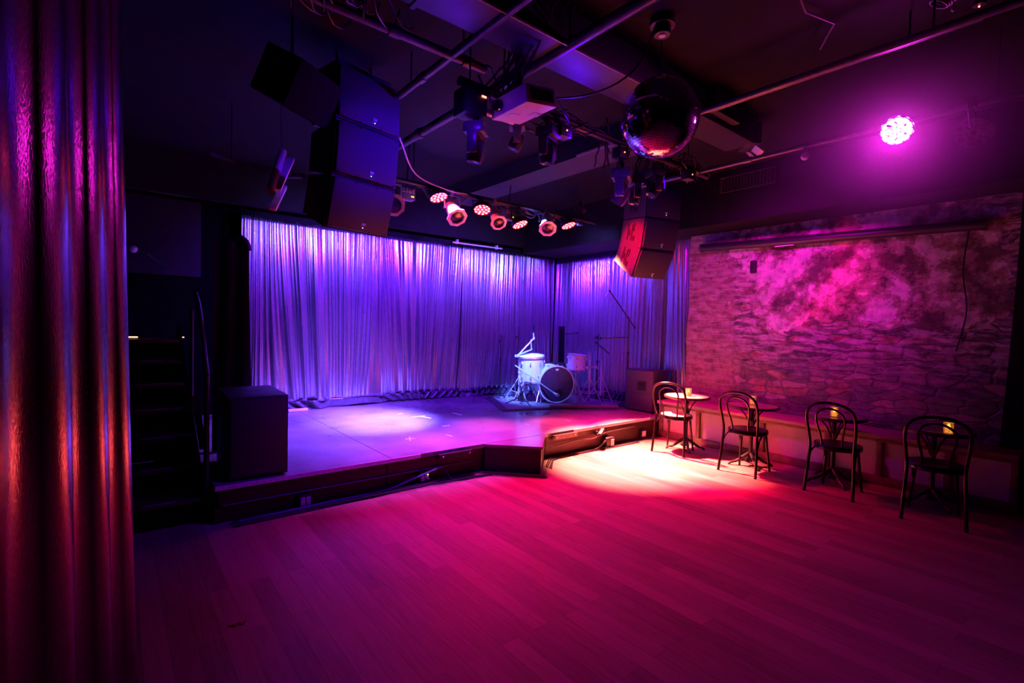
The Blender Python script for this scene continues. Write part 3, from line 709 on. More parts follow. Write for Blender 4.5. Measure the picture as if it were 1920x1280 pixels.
for k in range(8):
    a = 2*PI*k/8+.39; c = (math.cos(a)*(BR+.008), -.0, BR+math.sin(a)*(BR+.008))
    for yv in (.09, .31): q.box((c[0], yv, c[2]), (.022, .05, .018), Euler((0, -a, 0)), bev=.004)
q.build('lug', 'chrome', t)
for sx in (-1, 1): MB().tube([(sx*.27, .06, BR*.75), (sx*.36, -.05, .012)], .008, 8).build('spur', 'chrome', t)
def drum(name, lab, c, r, h, tilt=(0, 0), legs=0, zleg=0, seg=36):
    t = thing(name, lab, 'drum', c)
    mt = Euler((R(tilt[0]), R(tilt[1]), 0)).to_matrix().to_4x4()
    q = MB(mt); q.lathe([(r, 0), (r, h)], seg); q.lathe([(r-.004, h), (r-.004, 0)], seg); q.build('shell', 'drum_shell', t)
    for z, nm in ((h-.012, 'top_hoop'), (-.012, 'bottom_hoop')):
        q = MB(mt); q.lathe([(r+.002, z), (r+.014, z), (r+.014, z+.026), (r+.002, z+.026), (r+.002, z)], seg); q.build(nm, 'chrome', t)
    q = MB(mt); q.lathe([(0, h+.002), (r, h+.002)], seg); q.build('head', 'drum_white', t)
    q = MB(mt); q.lathe([(0, .002), (r-.004, .002)], seg); q.build('resonant_head', 'drum_white', t)
    q = MB(mt)
    for k in range(8):
        a = 2*PI*k/8; q.box((math.cos(a)*(r+.012), math.sin(a)*(r+.012), h*.78), (.022, .018, .045), Euler((0, 0, a)), bev=.004)
        q.box((math.cos(a)*(r+.012), math.sin(a)*(r+.012), h*.22), (.022, .018, .045), Euler((0, 0, a)), bev=.004)
    q.build('lug', 'chrome', t)
    for k in range(legs):
        a = 2*PI*k/legs+.5; x, y = math.cos(a)*(r+.022), math.sin(a)*(r+.022)
        MB().tube([(x, y, h*.6), (x, y, -.1), (x*1.08, y*1.08, -zleg+.01)], .008, 8).build('leg', 'chrome', t)
    return t
ft = atD(997, 712, 8.25); 
drum('floor_tom', 'white floor tom left of the bass drum', (ft.x, ft.y, ft.z), .20, .40, (4, -6), 3, ft.z-ZS-.012)
rt = atD(1080, 692, 8.45)
drum('rack_tom', 'white tom drum right of the bass drum on a chrome stand', (rt.x, rt.y, rt.z), .152, .245, (3, 3))
def tripod_stand(name, lab, base, h, booms=(), leg_r=.26, m='chrome', cat='stand', group=None, yaw=0, r=.011, hub=.34):
    t = thing(name, lab, cat, base, yaw, group)
    for k in range(3):
        a = 2*PI*k/3+.4
        MB().tube([(0, 0, hub), (math.cos(a)*leg_r, math.sin(a)*leg_r, .008)], r*.8, 8).tube([(0, 0, hub*.35), (math.cos(a)*leg_r*.55, math.sin(a)*leg_r*.55, hub*.45)], r*.55, 6).sphere((math.cos(a)*leg_r, math.sin(a)*leg_r, .011), .011, 8, 6).build('leg', m, t)
    MB().cyl((0, 0, hub*.25), (0, 0, h*.62), r*1.15, seg=10).cyl((0, 0, h*.6), (0, 0, h), r*.8, seg=10).build('pole', m, t)
    MB().cyl((0, 0, h*.6-.02), (0, 0, h*.6+.02), r*1.9, seg=10).build('clutch', m, t); MB().cyl((0, 0, hub-.02), (0, 0, hub+.025), r*1.9, seg=10).build('leg_hub', m, t)
    for (p0, p1, rr) in booms:
        MB().tube([p0, p1], rr, 8).cyl(Vector(p0)-Vector((0, 0, .02)), Vector(p0)+Vector((0, 0, .02)), rr*1.9, seg=8).build('boom_arm', m, t)
    return t
def rel(base, px, py): P = atD(px, py, depth(base)); return tuple(P-Vector(base))
sb = Vector((rt.x+.02, rt.y+.03, ZS+.016)); 
t = tripod_stand('tom_stand', 'chrome stand carrying the white tom beside the bass drum', (rt.x, rt.y, ZS+.016), rt.z-ZS-.06, leg_r=.22)
q = MB()
for k in range(3): a = 2*PI*k/3; q.tube([(0, 0, rt.z-ZS-.09), (.11*math.cos(a), .11*math.sin(a), rt.z-ZS-.075), (.16*math.cos(a), .16*math.sin(a), rt.z-ZS-.035)], .008, 6)
q.build('basket_arm', 'chrome', t)
b1 = Vector(atZ(972, 752, ZS+.016)); hgt = atD(972, 664, depth(b1)).z-b1.z
tripod_stand('cymbal_stand', 'bright chrome cymbal stand without cymbals left of the floor tom', b1, hgt+.02, [(rel(b1, 970, 667), rel(b1, 1001, 634), .012), (rel(b1, 1001, 634), rel(b1, 1000, 624), .009)], leg_r=.24, hub=.4)
b2 = Vector(atZ(984, 750, ZS+.016)); hgt = atD(982, 666, depth(b2)).z-b2.z
tripod_stand('cymbal_stand', 'chrome cymbal stand with level boom arm in front of the floor tom', b2, hgt, [(rel(b2, 965, 666), rel(b2, 1004, 655), .012), (rel(b2, 1001, 655), rel(b2, 1000, 636), .009)], leg_r=.24, hub=.42, yaw=.6)
b3 = Vector(atZ(1104, 756, ZS+.016)); hgt = atD(1101, 662, depth(b3)).z-b3.z
tripod_stand('hi_hat_stand', 'chrome hi-hat stand right of the tom catching red light', b3, hgt, [(rel(b3, 1104, 689), rel(b3, 1116, 688), .015)], leg_r=.25, hub=.42, yaw=.3)
b4 = Vector(atZ(1126, 753, ZS+.016)); hgt = atD(1126, 674, depth(b4)).z-b4.z
tripod_stand('cymbal_stand', 'chrome cymbal stand farthest right in front of the side curtain', b4, hgt, [(rel(b4, 1117, 687), rel(b4, 1122, 692), .012)], leg_r=.26, hub=.45, yaw=.1)
# throne
th = Vector(atD(1047, 684, 8.75))
t = thing('drum_throne', 'round dark drum stool behind the bass drum', 'stool', (th.x, th.y, ZS+.016))
hz = th.z-ZS
MB().lathe([(0, hz+.03), (.15, hz+.028), (.17, hz+.01), (.17, hz-.045), (.15, hz-.055), (0, hz-.055)], 28).build('seat', 'seat_black', t)
MB().cyl((0, 0, .12), (0, 0, hz-.05), .014).build('post', 'chrome', t)
for k in range(3): a = 2*PI*k/3; MB().tube([(0, 0, .32), (.24*math.cos(a), .24*math.sin(a), .01)], .01, 8).build('leg', 'chrome', t)
# kick drum microphone and stand
km_base = Vector(atZ(978, 757, ZS+.016)); kd = depth(km_base)
t = tripod_stand('microphone_stand', 'low boom microphone stand reaching across the bass drum', km_base, .30, (), leg_r=.25, hub=.12, cat='mic stand', m='black_metal', group='microphone stands')
front = bd + dn*.10
tipw = Vector(atD(1038, 736, depth(front)-.05)); bw = Vector(atD(966, 685, depth(front)-.0))
MB().tube([Vector(bw)-km_base, Vector(tipw)-km_base], .009, 8).tube([(0, 0, .28), (Vector(bw).lerp(tipw, .3)-km_base)], .011, 8).build('boom_arm', 'chrome', t)
dv = (tipw-bw).normalized()
t = thing('microphone', 'silver microphone at the port of the bass drum', 'microphone', tipw)
q = align(-dv)
MB().lathe([(0, -.012), (.012, -.01), (.014, .02), (.022, .035), (.024, .05)], 14, (0, 0, 0), align(-dv)).build('body', 'par_silver', t)
MB().lathe([(.024, .05), (.031, .058), (.031, .085), (.022, .1), (0, .104)], 14, (0, 0, 0), align(-dv)).build('grille', 'mic', t)
# other microphone stands
def micstand(px, pyb, pyt, lab, booms=(), mtl='black_metal', yaw=0, leg_r=.2):
    b = Vector(atZ(px, pyb, ZS+.012)); h = atD(px, pyt, depth(b)).z-b.z
    tripod_stand('microphone_stand', lab, b, h, [(rel(b, *p0), rel(b, *p1), .010) for p0, p1 in booms], leg_r=leg_r, hub=.14, m=mtl, cat='mic stand', group='microphone stands', yaw=yaw, r=.012)
    return b
micstand(937, 747, 626, 'upright black microphone stand, farthest left by the back curtain', [((936, 640), (942, 631))], leg_r=.18)
micstand(970, 745, 612, 'upright black microphone stand behind the left cymbal stands', [((968, 632), (975, 628))], leg_r=.15)
micstand(997, 744, 610, 'upright dark microphone stand behind the floor tom', leg_r=.12, yaw=.5)
bb = micstand(1118, 752, 628, 'black boom microphone stand beside the hi-hat stand', [((1117, 642), (1143, 663)), ((1118, 633), (1124, 627))], leg_r=.16)
b5 = micstand(1174, 763, 594, 'tall black boom stand in front of the side curtain beside the bass cabinet', [((1190, 614), (1143, 545)), ((1126, 634), (1180, 632))], leg_r=.16)
P = atD(1137, 556, depth(b5)); dv = (Vector(atD(1131, 562, depth(b5)-.05))-Vector(atD(1144, 545, depth(b5)))).normalized()
t = thing('microphone', 'slim pencil microphone hanging from the tall boom stand', 'microphone', atD(1143, 546, depth(b5)))
MB().lathe([(0, -.01), (.012, -.008), (.012, .12), (.009, .13), (0, .13)], 12, (0, 0, 0), align(-dv)).build('body', 'par_silver', t)
MB().sphere((0, 0, 0), .022, 10, 8).build('clip', 'black_plastic', t)
# black equipment post behind the stool
c = Vector(atZ(1052, 741, ZS)); d5 = 9.2; top = atD(1054, 612, d5)
t = thing('equipment_post', 'narrow black upright post behind the drum stool', 'post', (top.x, top.y, ZS+.002))
MB().box((0, 0, (top.z-ZS)/2), (.10, .10, top.z-ZS), Euler((0, 0, R(39))), bev=.008).build('column', 'velvet', t)
v = Vector(atD(1082, 624, d5))-Vector((top.x, top.y, ZS)); v0 = Vector(atD(1054, 627, d5))-Vector((top.x, top.y, ZS))
MB().cyl(v0, v, .012).sphere(v, .022, 10, 8).build('side_arm', 'black_metal', t)
MB().box((0, 0, .006), (.2, .2, .012), bev=.003).build('base_plate', 'black_metal', t)
# drum rug, plank
rugp = [atZ(x, y, ZS) for x, y in ((926, 770), (1168, 769))]
t = thing('drum_rug', 'grey rug with dark border under the drum kit', 'rug')
rp = [(4.45, 5.72), (6.6, 5.03), (6.75, 6.4), (6.55, 7.0), (5.05, 7.0)]
def inset(poly, d):
    c = Vector((sum(p[0] for p in poly)/len(poly), sum(p[1] for p in poly)/len(poly)))
    return [tuple(Vector(p) + (c-Vector(p)).normalized()*d) for p in poly]
MB().prism(rp, ZS+.001, ZS+.010).build('border', 'rug_border', t)
MB().prism(inset(rp, .16), ZS+.0102, ZS+.0125).build('pile', 'rug', t)
pA, pB = atZ(1028, 766, ZS), atZ(1165, 768, ZS)
mid = (pA+pB)/2; L = (pB-pA).length
o = single('riser_plank', MB().box((0, 0, .022), (L*.95, .07, .042), bev=.004), 'plank', 'low grey plank blocking the bass drum on the rug', 'plank', loc=(mid.x+.03, mid.y+.05, ZS+.013)); o.rotation_euler = (0, 0, math.atan2((pB-pA).y, (pB-pA).x))

# ------------------------------------------------------------------ bench along the brick wall
t = thing('wall_bench', 'long built-in wooden bench along the brick wall', 'bench', (0, 0, 0))
YA, YB = .56, YS-.02
MB().box((6.325, (YA+YB)/2, .507), (.45, YB-YA, .045), bev=.01).build('bench_top', 'bench_top', t)
posts = [YB-.03, 3.80, 3.27, 2.62, 1.98, 1.36, YA+.03]
posts = [YB-.03] + [atX(px, 850, 6.17).y for px in (1306, 1491, 1493+2-0.0, 1663)][:0] + [3.62, 2.77, 2.06, 1.58, .62+.42, YA+.03]
for y in posts: MB().box((6.185, y, .275), (.05, .055, .40), bev=.004).build('post', 'bench_frame', t)
MB().box((6.18, (YA+YB)/2, .045), (.055, YB-YA, .085), bev=.004).build('base_rail', 'bench_frame', t)
MB().box((6.18, (YA+YB)/2, .465), (.055, YB-YA, .04), bev=.003).build('top_rail', 'bench_frame', t)
for a, b in zip(posts[:-1], posts[1:]):
    MB().box((6.205, (a+b)/2, .27), (.016, abs(a-b)-.05, .36)).build('panel', 'bench_panel', t)
MB().box((6.36, YA+.02, .25), (.36, .02, .47)).build('end_panel', 'bench_frame', t)

# ------------------------------------------------------------------ chairs
def arch(pts, n=26): return spline(pts, n)
def make_chair(seatmat, label):
    t = thing('bentwood_chair', label, 'chair', (0, 0, 0), 0, 'bentwood chairs along the bench')
    r = .0145
    out = [(-.225, .205, .0), (-.195, .195, .22), (-.175, .185, .44), (-.195, .195, .58), (-.235, .205, .72), (-.262, .185, .82), (-.275, .11, .875), (-.279, 0, .893)]
    full = out + [(x, -y, z) for x, y, z in reversed(out[:-1])]
    MB().tube(arch(full, 70), r, 10).build('back_frame', 'chair_wood', t)
    inn = [(-.165, .085, .455), (-.19, .092, .56), (-.232, .118, .69), (-.258, .112, .775), (-.268, .06, .825), (-.271, 0, .838)]
    full = inn + [(x, -y, z) for x, y, z in reversed(inn[:-1])]
    MB().tube(arch(full, 50), .0105, 8).build('back_hoop', 'chair_wood', t)
    prof = [(0, .478), (.13, .476), (.185, .474), (.2, .466), (.2, .455)]
    MB().lathe([(0, .476), (.14, .478), (.178, .476), (.185, .470)], 36).build('seat', seatmat, t)
    MB().lathe([(.172, .468), (.182, .474), (.2, .472), (.206, .46), (.206, .435), (.198, .425), (.17, .425), (.17, .468)], 36).build('seat_ring', 'chair_wood', t)
    for s in (-1, 1):
        MB().tube(spline([(.14, s*.13, .44), (.155, s*.15, .22), (.185, s*.17, 0)], 10), [.016 - .004*i/10 for i in range(11)], 10).build('leg', 'chair_wood', t)
    q = []
    for s in (-1, 1):
        MB().tube(spline([(-.19, s*.195, .27), (-.13, s*.19, .38), (-.03, s*.175, .43)], 12), .009, 8).build('brace', 'chair_wood', t)
        MB().tube(spline([(.158, s*.15, .27), (.10, s*.15, .38), (.0, s*.165, .43)], 12), .009, 8).build('brace', 'chair_wood', t)
    return t
feet = [((5.33, 3.74), (5.41, 3.35), (5.70, 3.76), (5.74, 3.47)), ((5.27, 2.83), (5.25, 2.40), (5.62, 2.79), (5.58, 2.44)),
        ((5.32, 1.96), (5.30, 1.54), (5.68, 1.93), (5.66, 1.59)), ((5.21, 1.16), (5.25, .75), (5.58, 1.2), (5.57, .84))]
chairlab = ['bentwood chair with pale bright seat in the lit spot nearest the stage', 'bentwood chair with dark seat, second from the stage, facing its table',
            'dark bentwood chair, third from the stage, candle seen through its back', 'darkest bentwood chair beside the black drape, farthest from the stage']
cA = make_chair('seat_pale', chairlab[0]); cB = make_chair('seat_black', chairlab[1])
for i, f in enumerate(feet):
    a, b, c, d = [Vector(v) for v in f]; fr = (c+d)/2; bk = (a+b)/2; dr = fr-bk; ang = math.atan2(dr.y, dr.x); 
    ctr = bk + dr.normalized()*.225
    loc = (ctr.x, ctr.y, .0)
    if i < 2: o = (cA, cB)[i]; o.location = loc; o.rotation_euler = (0, 0, ang)
    else: dup(cB, loc, ang, chairlab[i])
# ------------------------------------------------------------------ tables
def make_table(topmat, label):
    t = thing('bistro_table', label, 'table', (0, 0, 0), 0, 'round cafe tables along the bench')
    MB().lathe([(0, .70), (.262, .70), (.262, .676), (0, .676)], 48).build('tabletop', topmat, t)
    MB().lathe([(.262, .676), (.262, .702), (.276, .704), (.285, .698), (.285, .676), (.276, .670), (.262, .676)], 48).build('edge_band', 'dark_wood', t)
    MB().lathe([(.05, .05), (.028, .09), (.022, .14), (.022, .5), (.03, .52), (.022, .54), (.022, .676)], 16).build('column', 'iron', t)
    for k in range(4):
        a = PI/4+PI/2*k; c, s = math.cos(a), math.sin(a)
        MB().tube(spline([(c*.02, s*.02, .46), (c*.07, s*.07, .58), (c*.14, s*.14, .65), (c*.22, s*.22, .672)], 12), .008, 6).build('bracket_arm', 'iron', t)
        q = MB(); q.tube(spline([(c*.02, s*.02, .14), (c*.08, s*.08, .10), (c*.15, s*.15, .05), (c*.21, s*.21, .032), (c*.235, s*.235, .014)], 14), [.02-.0006*i for i in range(13)], 8).sphere((c*.235, s*.235, .014), .0135, 10, 8)
        q.build('foot', 'iron', t)
    return t
tabs = [(5.79, 3.56), (5.75, 2.70), (5.82, 1.885), (5.85, 1.09)]
tablab = ['round cafe table with bright pale top nearest the stage', 'round cafe table behind the second chair from the stage', 'round cafe table with glowing candle behind the third chair', 'round cafe table in the dark beside the black drape']
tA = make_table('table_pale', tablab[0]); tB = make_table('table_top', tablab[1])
for i, (x, y) in enumerate(tabs):
    if i < 2: (tA, tB)[i].location = (x, y, 0)
    else: dup(tB, (x, y, 0), 0, tablab[i])
candpx = [(1291, 742), (1411, 758), (1564, 781), (1778, 813)]
t0 = None
canlab = ['votive candle glass on the bright pale table nearest the stage', 'votive candle glass on the second table from the stage', 'glowing votive candle seen through the third chair back', 'glowing votive candle on the table beside the black drape']
for i, q in enumerate(candpx):
    P = atZ(*q, .7005)
    if t0 is None:
        t0 = thing('votive_candle', canlab[0], 'candle', (P.x, P.y, .701), 0, 'votive candles on the cafe tables')
        MB().lathe([(0, .002), (.027, .002), (.029, .0), (.0, 0)], 20).lathe([(.029, 0), (.036, .004), (.037, .096), (.0345, .096), (.0335, .006), (0, .006)], 24).build('glass', 'votive', t0)
        MB().lathe([(0, .008), (.026, .008), (.026, .05), (0, .046)], 16).build('wax', 'wax_glow', t0)
        MB().lathe([(0, .047), (.010, .052), (.012, .062), (.006, .080), (0, .092)], 12).build('flame', 'flame', t0)
    else: dup(t0, (P.x, P.y, .701), i*.8, canlab[i])

# ------------------------------------------------------------------ projection screen on the wall
a, b = atX(1316, 464, 6.47), atX(1846, 430, 6.47)
t = thing('screen_housing', 'long dark roll-up screen tube mounted on the brick wall', 'screen')
zm = (a.z+b.z)/2
A = Vector((6.47, a.y, 2.70)); B = Vector((6.47, b.y, 2.62))
MB().cyl(A, B, .052, seg=20).build('tube', 'black_metal', t)
MB().cyl(A + Vector((0, .012, 0)), A + Vector((0, -.015, 0)), .058, seg=20).build('end_cap', 'black_plastic', t)
MB().cyl(B + Vector((0, .012, 0)), B + Vector((0, -.015, 0)), .058, seg=20).build('end_cap', 'black_plastic', t)
mid = A.lerp(B, .38); MB().box((6.465, mid.y, mid.z-.056), (.02, .22, .012)).build('pull_bar', 'white_plastic', t)
for f in (.1, .5, .9): P = A.lerp(B, f); MB().box((6.52, P.y, P.z+.01), (.07, .03, .09)).build('wall_bracket', 'black_metal', t)
single('wall_cable', MB().tube(spline([(6.53, 1.03, 2.6), (6.52, 1.06, 2.2), (6.53, 1.02, 1.8), (6.52, 1.08, 1.4)], 24), .006, 6), 'cable', 'black cable hanging down the brick wall near the black drape', 'cable')
p = atX(1412, 500, 6.52)
single('wall_box', MB().box((0, 0, 0), (.05, .07, .16), bev=.006), 'black_plastic', 'small dark electrical box on brick wall under the screen tube', 'box', loc=(6.53, p.y, p.z))

# ------------------------------------------------------------------ ceiling pipes, ducts, vent
def pipe(a, b, r, lab, m='pipe', coup=(), name='ceiling_pipe'):
    t = thing(name, lab, 'pipe', (0, 0, 0), 0, 'pipes under the ceiling')
    MB().cyl(a, b, r, seg=14).build('pipe_run', m, t)
    a, b = Vector(a), Vector(b)
    for f in coup:
        P = a.lerp(b, f); d = (b-a).normalized()
        MB().cyl(P-d*.035, P+d*.035, r*1.28, seg=14).build('coupling', m, t)
    for f in (.12, .88):
        P = a.lerp(b, f); MB().cyl((P.x, P.y, P.z), (P.x, P.y, ZCEIL+.01), .006, seg=6).build('hanger', 'black_metal', t)
    return t
pipe((.5, 2.85, 3.3), (2.0, 2.85, 3.3), .028, 'pipe from upper left ceiling to the tangle above the projector', coup=(.55, .9))
pipe((1.73, 1.9, 3.3), (1.73, 3.62, 3.3), .026, 'violet lit pipe running in line with the floorboards near the left speaker array', coup=(.78,))
pipe((2.22, .8, 3.3), (2.22, 6.0, 3.3), .036, 'thick pipe passing behind the white projector', coup=(.4, .65))
pipe((3.69, .4, 3.3), (3.69, 3.6, 3.3), .024, 'pipe right of the mirror ball under the ceiling', coup=(.6,))
pipe((4.5, .2, 3.1), (4.5, 3.6, 3.1), .020, 'thin lower pipe carrying the bright magenta lamp', coup=(.6,))
pipe((3.86, .6, 3.36), (3.86, 3.4, 3.36), .014, 'thin conduit beside the pipe right of the mirror ball')
pipe((2.2, 5.05, 3.1), (5.6, 5.05, 3.1), .024, 'black lighting pipe over the front of the stage', m='black_metal')
pipe((1.75, 2.78, 3.12), (4.75, 2.78, 3.12), .030, 'black lighting truss pipe crossing the room behind the projector', m='black_metal', coup=(.3,))
pipe((1.78, 2.78, 2.98), (2.2, 2.78, 2.98), .022, 'short violet lit pipe stub left of the projector', m='par_silver')
t = thing('air_duct', 'long blue lit rectangular air duct under the ceiling', 'duct', (0, 0, 0))
MB().box((1.9, 2.42, 3.42), (5.6, .30, .24), bev=.02).build('duct_run', 'duct', t)
for x in (.4, 1.3, 2.25, 3.2): MB().box((x, 2.42, 3.42), (.03, .316, .256)).build('flange', 'duct', t)
MB().tube(spline([(1.0, 2.255, 3.29), (2.0, 2.25, 3.285), (2.8, 2.255, 3.29), (3.2, 2.25, 3.285)], 20), .008, 6).build('edge_line', 'cable_gray', t)
va, vb = atX(1352, 320, XF-.01), atX(1455, 338, XF-.01)
t = thing('vent_grille', 'slatted vent grille on the soffit above the brick wall', 'vent', (XF-.008, (va.y+vb.y)/2, 3.37))
Lv = abs(va.y-vb.y)
MB().box((0, 0, .09), (.02, Lv, .014)).box((0, 0, -.09), (.02, Lv, .014)).box((0, Lv/2, 0), (.02, .014, .19)).box((0, -Lv/2, 0), (.02, .014, .19)).build('frame', 'pipe', t)
q = MB()
for k in range(17): q.box((0, -Lv/2+Lv*(k+.5)/17, 0), (.012, .012, .17))
q.build('slat', 'pipe', t)
MB().box((.006, 0, 0), (.004, Lv-.02, .17)).build('backing', 'ink', t)
# other small ceiling things on the right
P = atD(1760, 8, 2.9)
t = thing('cable_coil', 'coil of cable hung under the ceiling at the upper right', 'cable', P)
q = MB()
for k in range(6):
    rr = .055+.006*(k % 3); q.tube([(rr*math.cos(a)+.004*k, rr*math.sin(a)*.7-.006*k, .02*math.sin(a)+.007*k) for a in np.linspace(0, 2*PI, 28, endpoint=False)], .0045, 6, closed=True)
q.build('loops', 'cable_gray', t)
MB().cyl((0, 0, 0), (0, 0, ZCEIL-P.z), .003, seg=6).build('tie', 'cable', t)
P = atD(1787, 18, 2.9)
t = thing('hanging_plug', 'cable end with pale tip hanging beside the cable coil', 'cable', P)
MB().tube(spline([(0, 0, 0), (-.004, 0, .05), (-.02, 0, .1), (-.03, .0, ZCEIL-P.z)], 14), .004, 6).build('cord', 'cable_gray', t)
MB().sphere((0, 0, -.004), .009, 10, 8).build('tip', 'white_plastic', t)
P = atD(1836, 11, 2.9)
t = thing('smoke_detector', 'round ceiling detector with a red pilot light at the upper right', 'detector', (P.x, P.y, P.z))
MB().lathe([(.0, .0), (.03, .002), (.035, .03), (.035, ZCEIL-P.z)], 18).build('housing', 'black_plastic', t)
MB().sphere((0, 0, -.004), .005, 8, 6).build('pilot_light', 'led_red', t)
single('ceiling_cable', MB().tube([(2.95, 1.35, 3.5), (3.1, 1.28, 3.5), (3.3, 1.32, 3.5), (3.55, 1.25, 3.5), (3.8, 1.42, 3.5)], .007, 6), 'cable_gray', 'reddish ceiling cable above the mirror ball, upper right', 'cable')
P = atD(1518, 285, depth((4.5, 1.75, 3.1)))
t = thing('pipe_bulb', 'small round bulb glowing pink beside the thin lower pipe', 'bulb', (4.5, 1.76, 3.045))
MB().sphere((0, 0, -.03), .032, 14, 10).build('globe', 'white_plastic', t)
MB().cyl((0, 0, -.005), (0, 0, .04), .016, seg=10).build('holder', 'black_metal', t)

# ------------------------------------------------------------------ mirror ball
P = Vector((2.78, 1.98, 2.92))
t = thing('mirror_ball', 'large mirror ball hanging in front of the lighting truss', 'mirror ball', P)
q = MB()
rings = 44
for i in range(rings):
    t0_, t1_ = PI*i/rings, PI*(i+1)/rings; tm = (t0_+t1_)/2
    n = max(6, int(2*PI*math.sin(tm)*rings/PI))
    for k in range(n):
        a0, a1 = 2*PI*k/n+.0, 2*PI*(k+.94)/n
        jit = Vector((random.uniform(-.02, .02), random.uniform(-.02, .02), random.uniform(-.02, .02)))*.25
        pts = []
        for (tt, aa) in ((t0_+.002, a0), (t1_-.004, a0), (t1_-.004, a1), (t0_+.002, a1)):
            pts.append(Vector((math.sin(tt)*math.cos(aa), math.sin(tt)*math.sin(aa), math.cos(tt)))*.25)
        cc = sum(pts, Vector())/4; pts = [p + jit.cross((p-cc)) for p in pts]
        q._add(pts, [(0, 1, 2, 3)])
me = q.build('mirror_tiles', 'mirror', t, smooth=False)
MB().sphere((0, 0, 0), .244, 32, 20).build('core', 'black_plastic', t)
MB().cyl((0, 0, .245), (0, 0, .275), .03).build('cap', 'chrome', t)
MB().cyl((0, 0, .27), (0, 0, .5), .005, seg=6).build('chain', 'black_metal', t)
t = thing('ball_motor', 'small round rotating motor on the ceiling above the mirror ball', 'motor', (P.x, P.y, 3.45))
MB().lathe([(0, -.0), (.05, .0), (.055, .012), (.055, .05), (.08, .055), (.08, .1), (0, .1)], 24).build('housing', 'black_metal', t)
MB().lathe([(0, -.006), (.022, -.006), (.022, .0)], 18, (0, 0, 0)).build('spindle_plate', 'par_silver', t)
single('ball_cable', MB().tube(spline([(P.x-.06, P.y, 3.5), (2.60, 2.05, 3.2), (2.45, 2.3, 3.08), (2.2, 2.7, 3.11)], 22), .006, 6), 'cable', 'thin black cable drooping from the ball motor to the projector', 'cable')

# ------------------------------------------------------------------ projector
zb = 2.96
Dp, Ap, Cp = atZ(988, 185, zb), atZ(918, 220, zb), atZ(1047, 207, zb)
lx, ly = abs(Cp.x-Dp.x), abs(Ap.y-Dp.y)
cx, cy = Dp.x+lx/2, Dp.y+ly/2
t = thing('projector', 'white ceiling projector with its underside lit magenta', 'projector', (cx, cy, zb))
t.rotation_euler = (0, R(-8), 0)
MB().box((0, 0, .06), (lx, ly, .12), bev=.015).build('casing', 'white_plastic', t)
q = MB()
for k in range(18): q.box((-lx*.36+lx*.72*k/17, -ly/2-.001, .062), (.003, .004, .07))
for k in range(7): q.box((0, -ly/2-.001, .030+.0107*k), (lx*.72, .004, .003))
q.build('vent_grille', 'ink', t)
MB().box((lx*.3, -ly*.08, -.001), (lx*.3, ly*.17, .004)).build('filter_cover', 'par_silver', t)
MB().box((-lx*.2, ly*.1, -.001), (lx*.25, ly*.14, .003)).build('bottom_label', 'badge', t)
MB().cyl((-lx/2+.005, ly*.2, .06), (-lx/2-.03, ly*.2, .06), .035).build('lens', 'lens', t)
pt = thing('projector_mount', 'black pole mount with ceiling plate holding the projector', 'mount', (cx-.03, cy+.02, zb+.12))
MB().cyl((0, 0, 0), (0, 0, ZCEIL-zb-.14), .028).build('pole', 'black_metal', pt)
MB().box((0, 0, ZCEIL-zb-.135), (.24, .2, .012)).build('ceiling_plate', 'duct', pt)
MB().box((0, 0, .01), (.18, .18, .02), bev=.004).build('bracket', 'black_metal', pt)
MB().sphere((-.06, -.06, .30), .006, 8, 6).build('status_light', 'led_blue', pt)
MB().box((-.06, -.05, .3), (.04, .02, .1)).build('adapter', 'black_plastic', pt)

# ------------------------------------------------------------------ moving heads and other fixtures
def mover(top, yaw, tilt, lab, sc=1.0, m='black_plastic', led=None):
    t = thing('moving_head', lab, 'stage light', top, yaw, 'moving heads on the lighting truss')
    MB().box((0, 0, -.045*sc), (.17*sc, .17*sc, .09*sc), bev=.014*sc).build('base', m, t)
    MB().cyl((0, 0, 0), (0, 0, .05), .014).box((0, 0, .035), (.05, .03, .06)).build('clamp', 'black_metal', t)
    for s in (-1, 1):
        q = MB(); q.box((s*.088*sc, 0, -.175*sc), (.03*sc, .085*sc, .17*sc), bev=.012*sc); q.lathe([(0, .018*sc), (.03*sc, .016*sc), (.04*sc, .0)], 20, (s*.098*sc, 0, -.225*sc), Matrix.Rotation(R(90*s), 3, 'Y'))
        q.build('yoke_arm', m, t)
    MB().box((0, 0, -.1*sc), (.19*sc, .1*sc, .03*sc), bev=.01*sc).build('yoke_bridge', m, t)
    rm = Matrix.Translation((0, 0, -.225*sc)) @ Matrix.Rotation(R(tilt), 4, 'X')
    h = MB(rm); h.lathe([(0, .085*sc), (.045*sc, .08*sc), (.066*sc, .05*sc), (.072*sc, 0), (.07*sc, -.06*sc), (.062*sc, -.085*sc), (.055*sc, -.085*sc)], 8, phase=PI/8)
    ho = h.build('head', m, t, angle=20)
    l = MB(rm); l.lathe([(.054*sc, -.084*sc), (.04*sc, -.076*sc), (0, -.07*sc)], 20); l.build('lens', 'lens', ho)
    if led: MB().box((.0, -.088*sc, -.04*sc), (.03, .006, .012)).build('display', led, t)
    return t
mv = MB
def atTruss(px, py, y=2.78): return atY(px, py, y)
M['mover'] = mat('mover_grey', (.16, .16, .17), .32, .2, .2, 30)
q = atTruss(893, 232); mover(q, R(35), 10, 'blue lit moving head hanging left of the projector', .82, 'mover')
q = atTruss(970, 226, 2.9); mover(q, R(50), 25, 'moving head half hidden under the projector', .7, 'mover')
q = atTruss(1028, 240); mover(q, R(20), 5, 'black moving head hanging right of the projector', .85, 'black_plastic')
q = atTruss(1166, 318); mover(q, R(30), 30, 'blue lit moving head below the mirror ball, the left one', .95, 'mover')
q = atTruss(1191, 332, 2.95); mover(q, R(60), 10, 'moving head just behind the left one under the mirror ball', .8, 'mover')
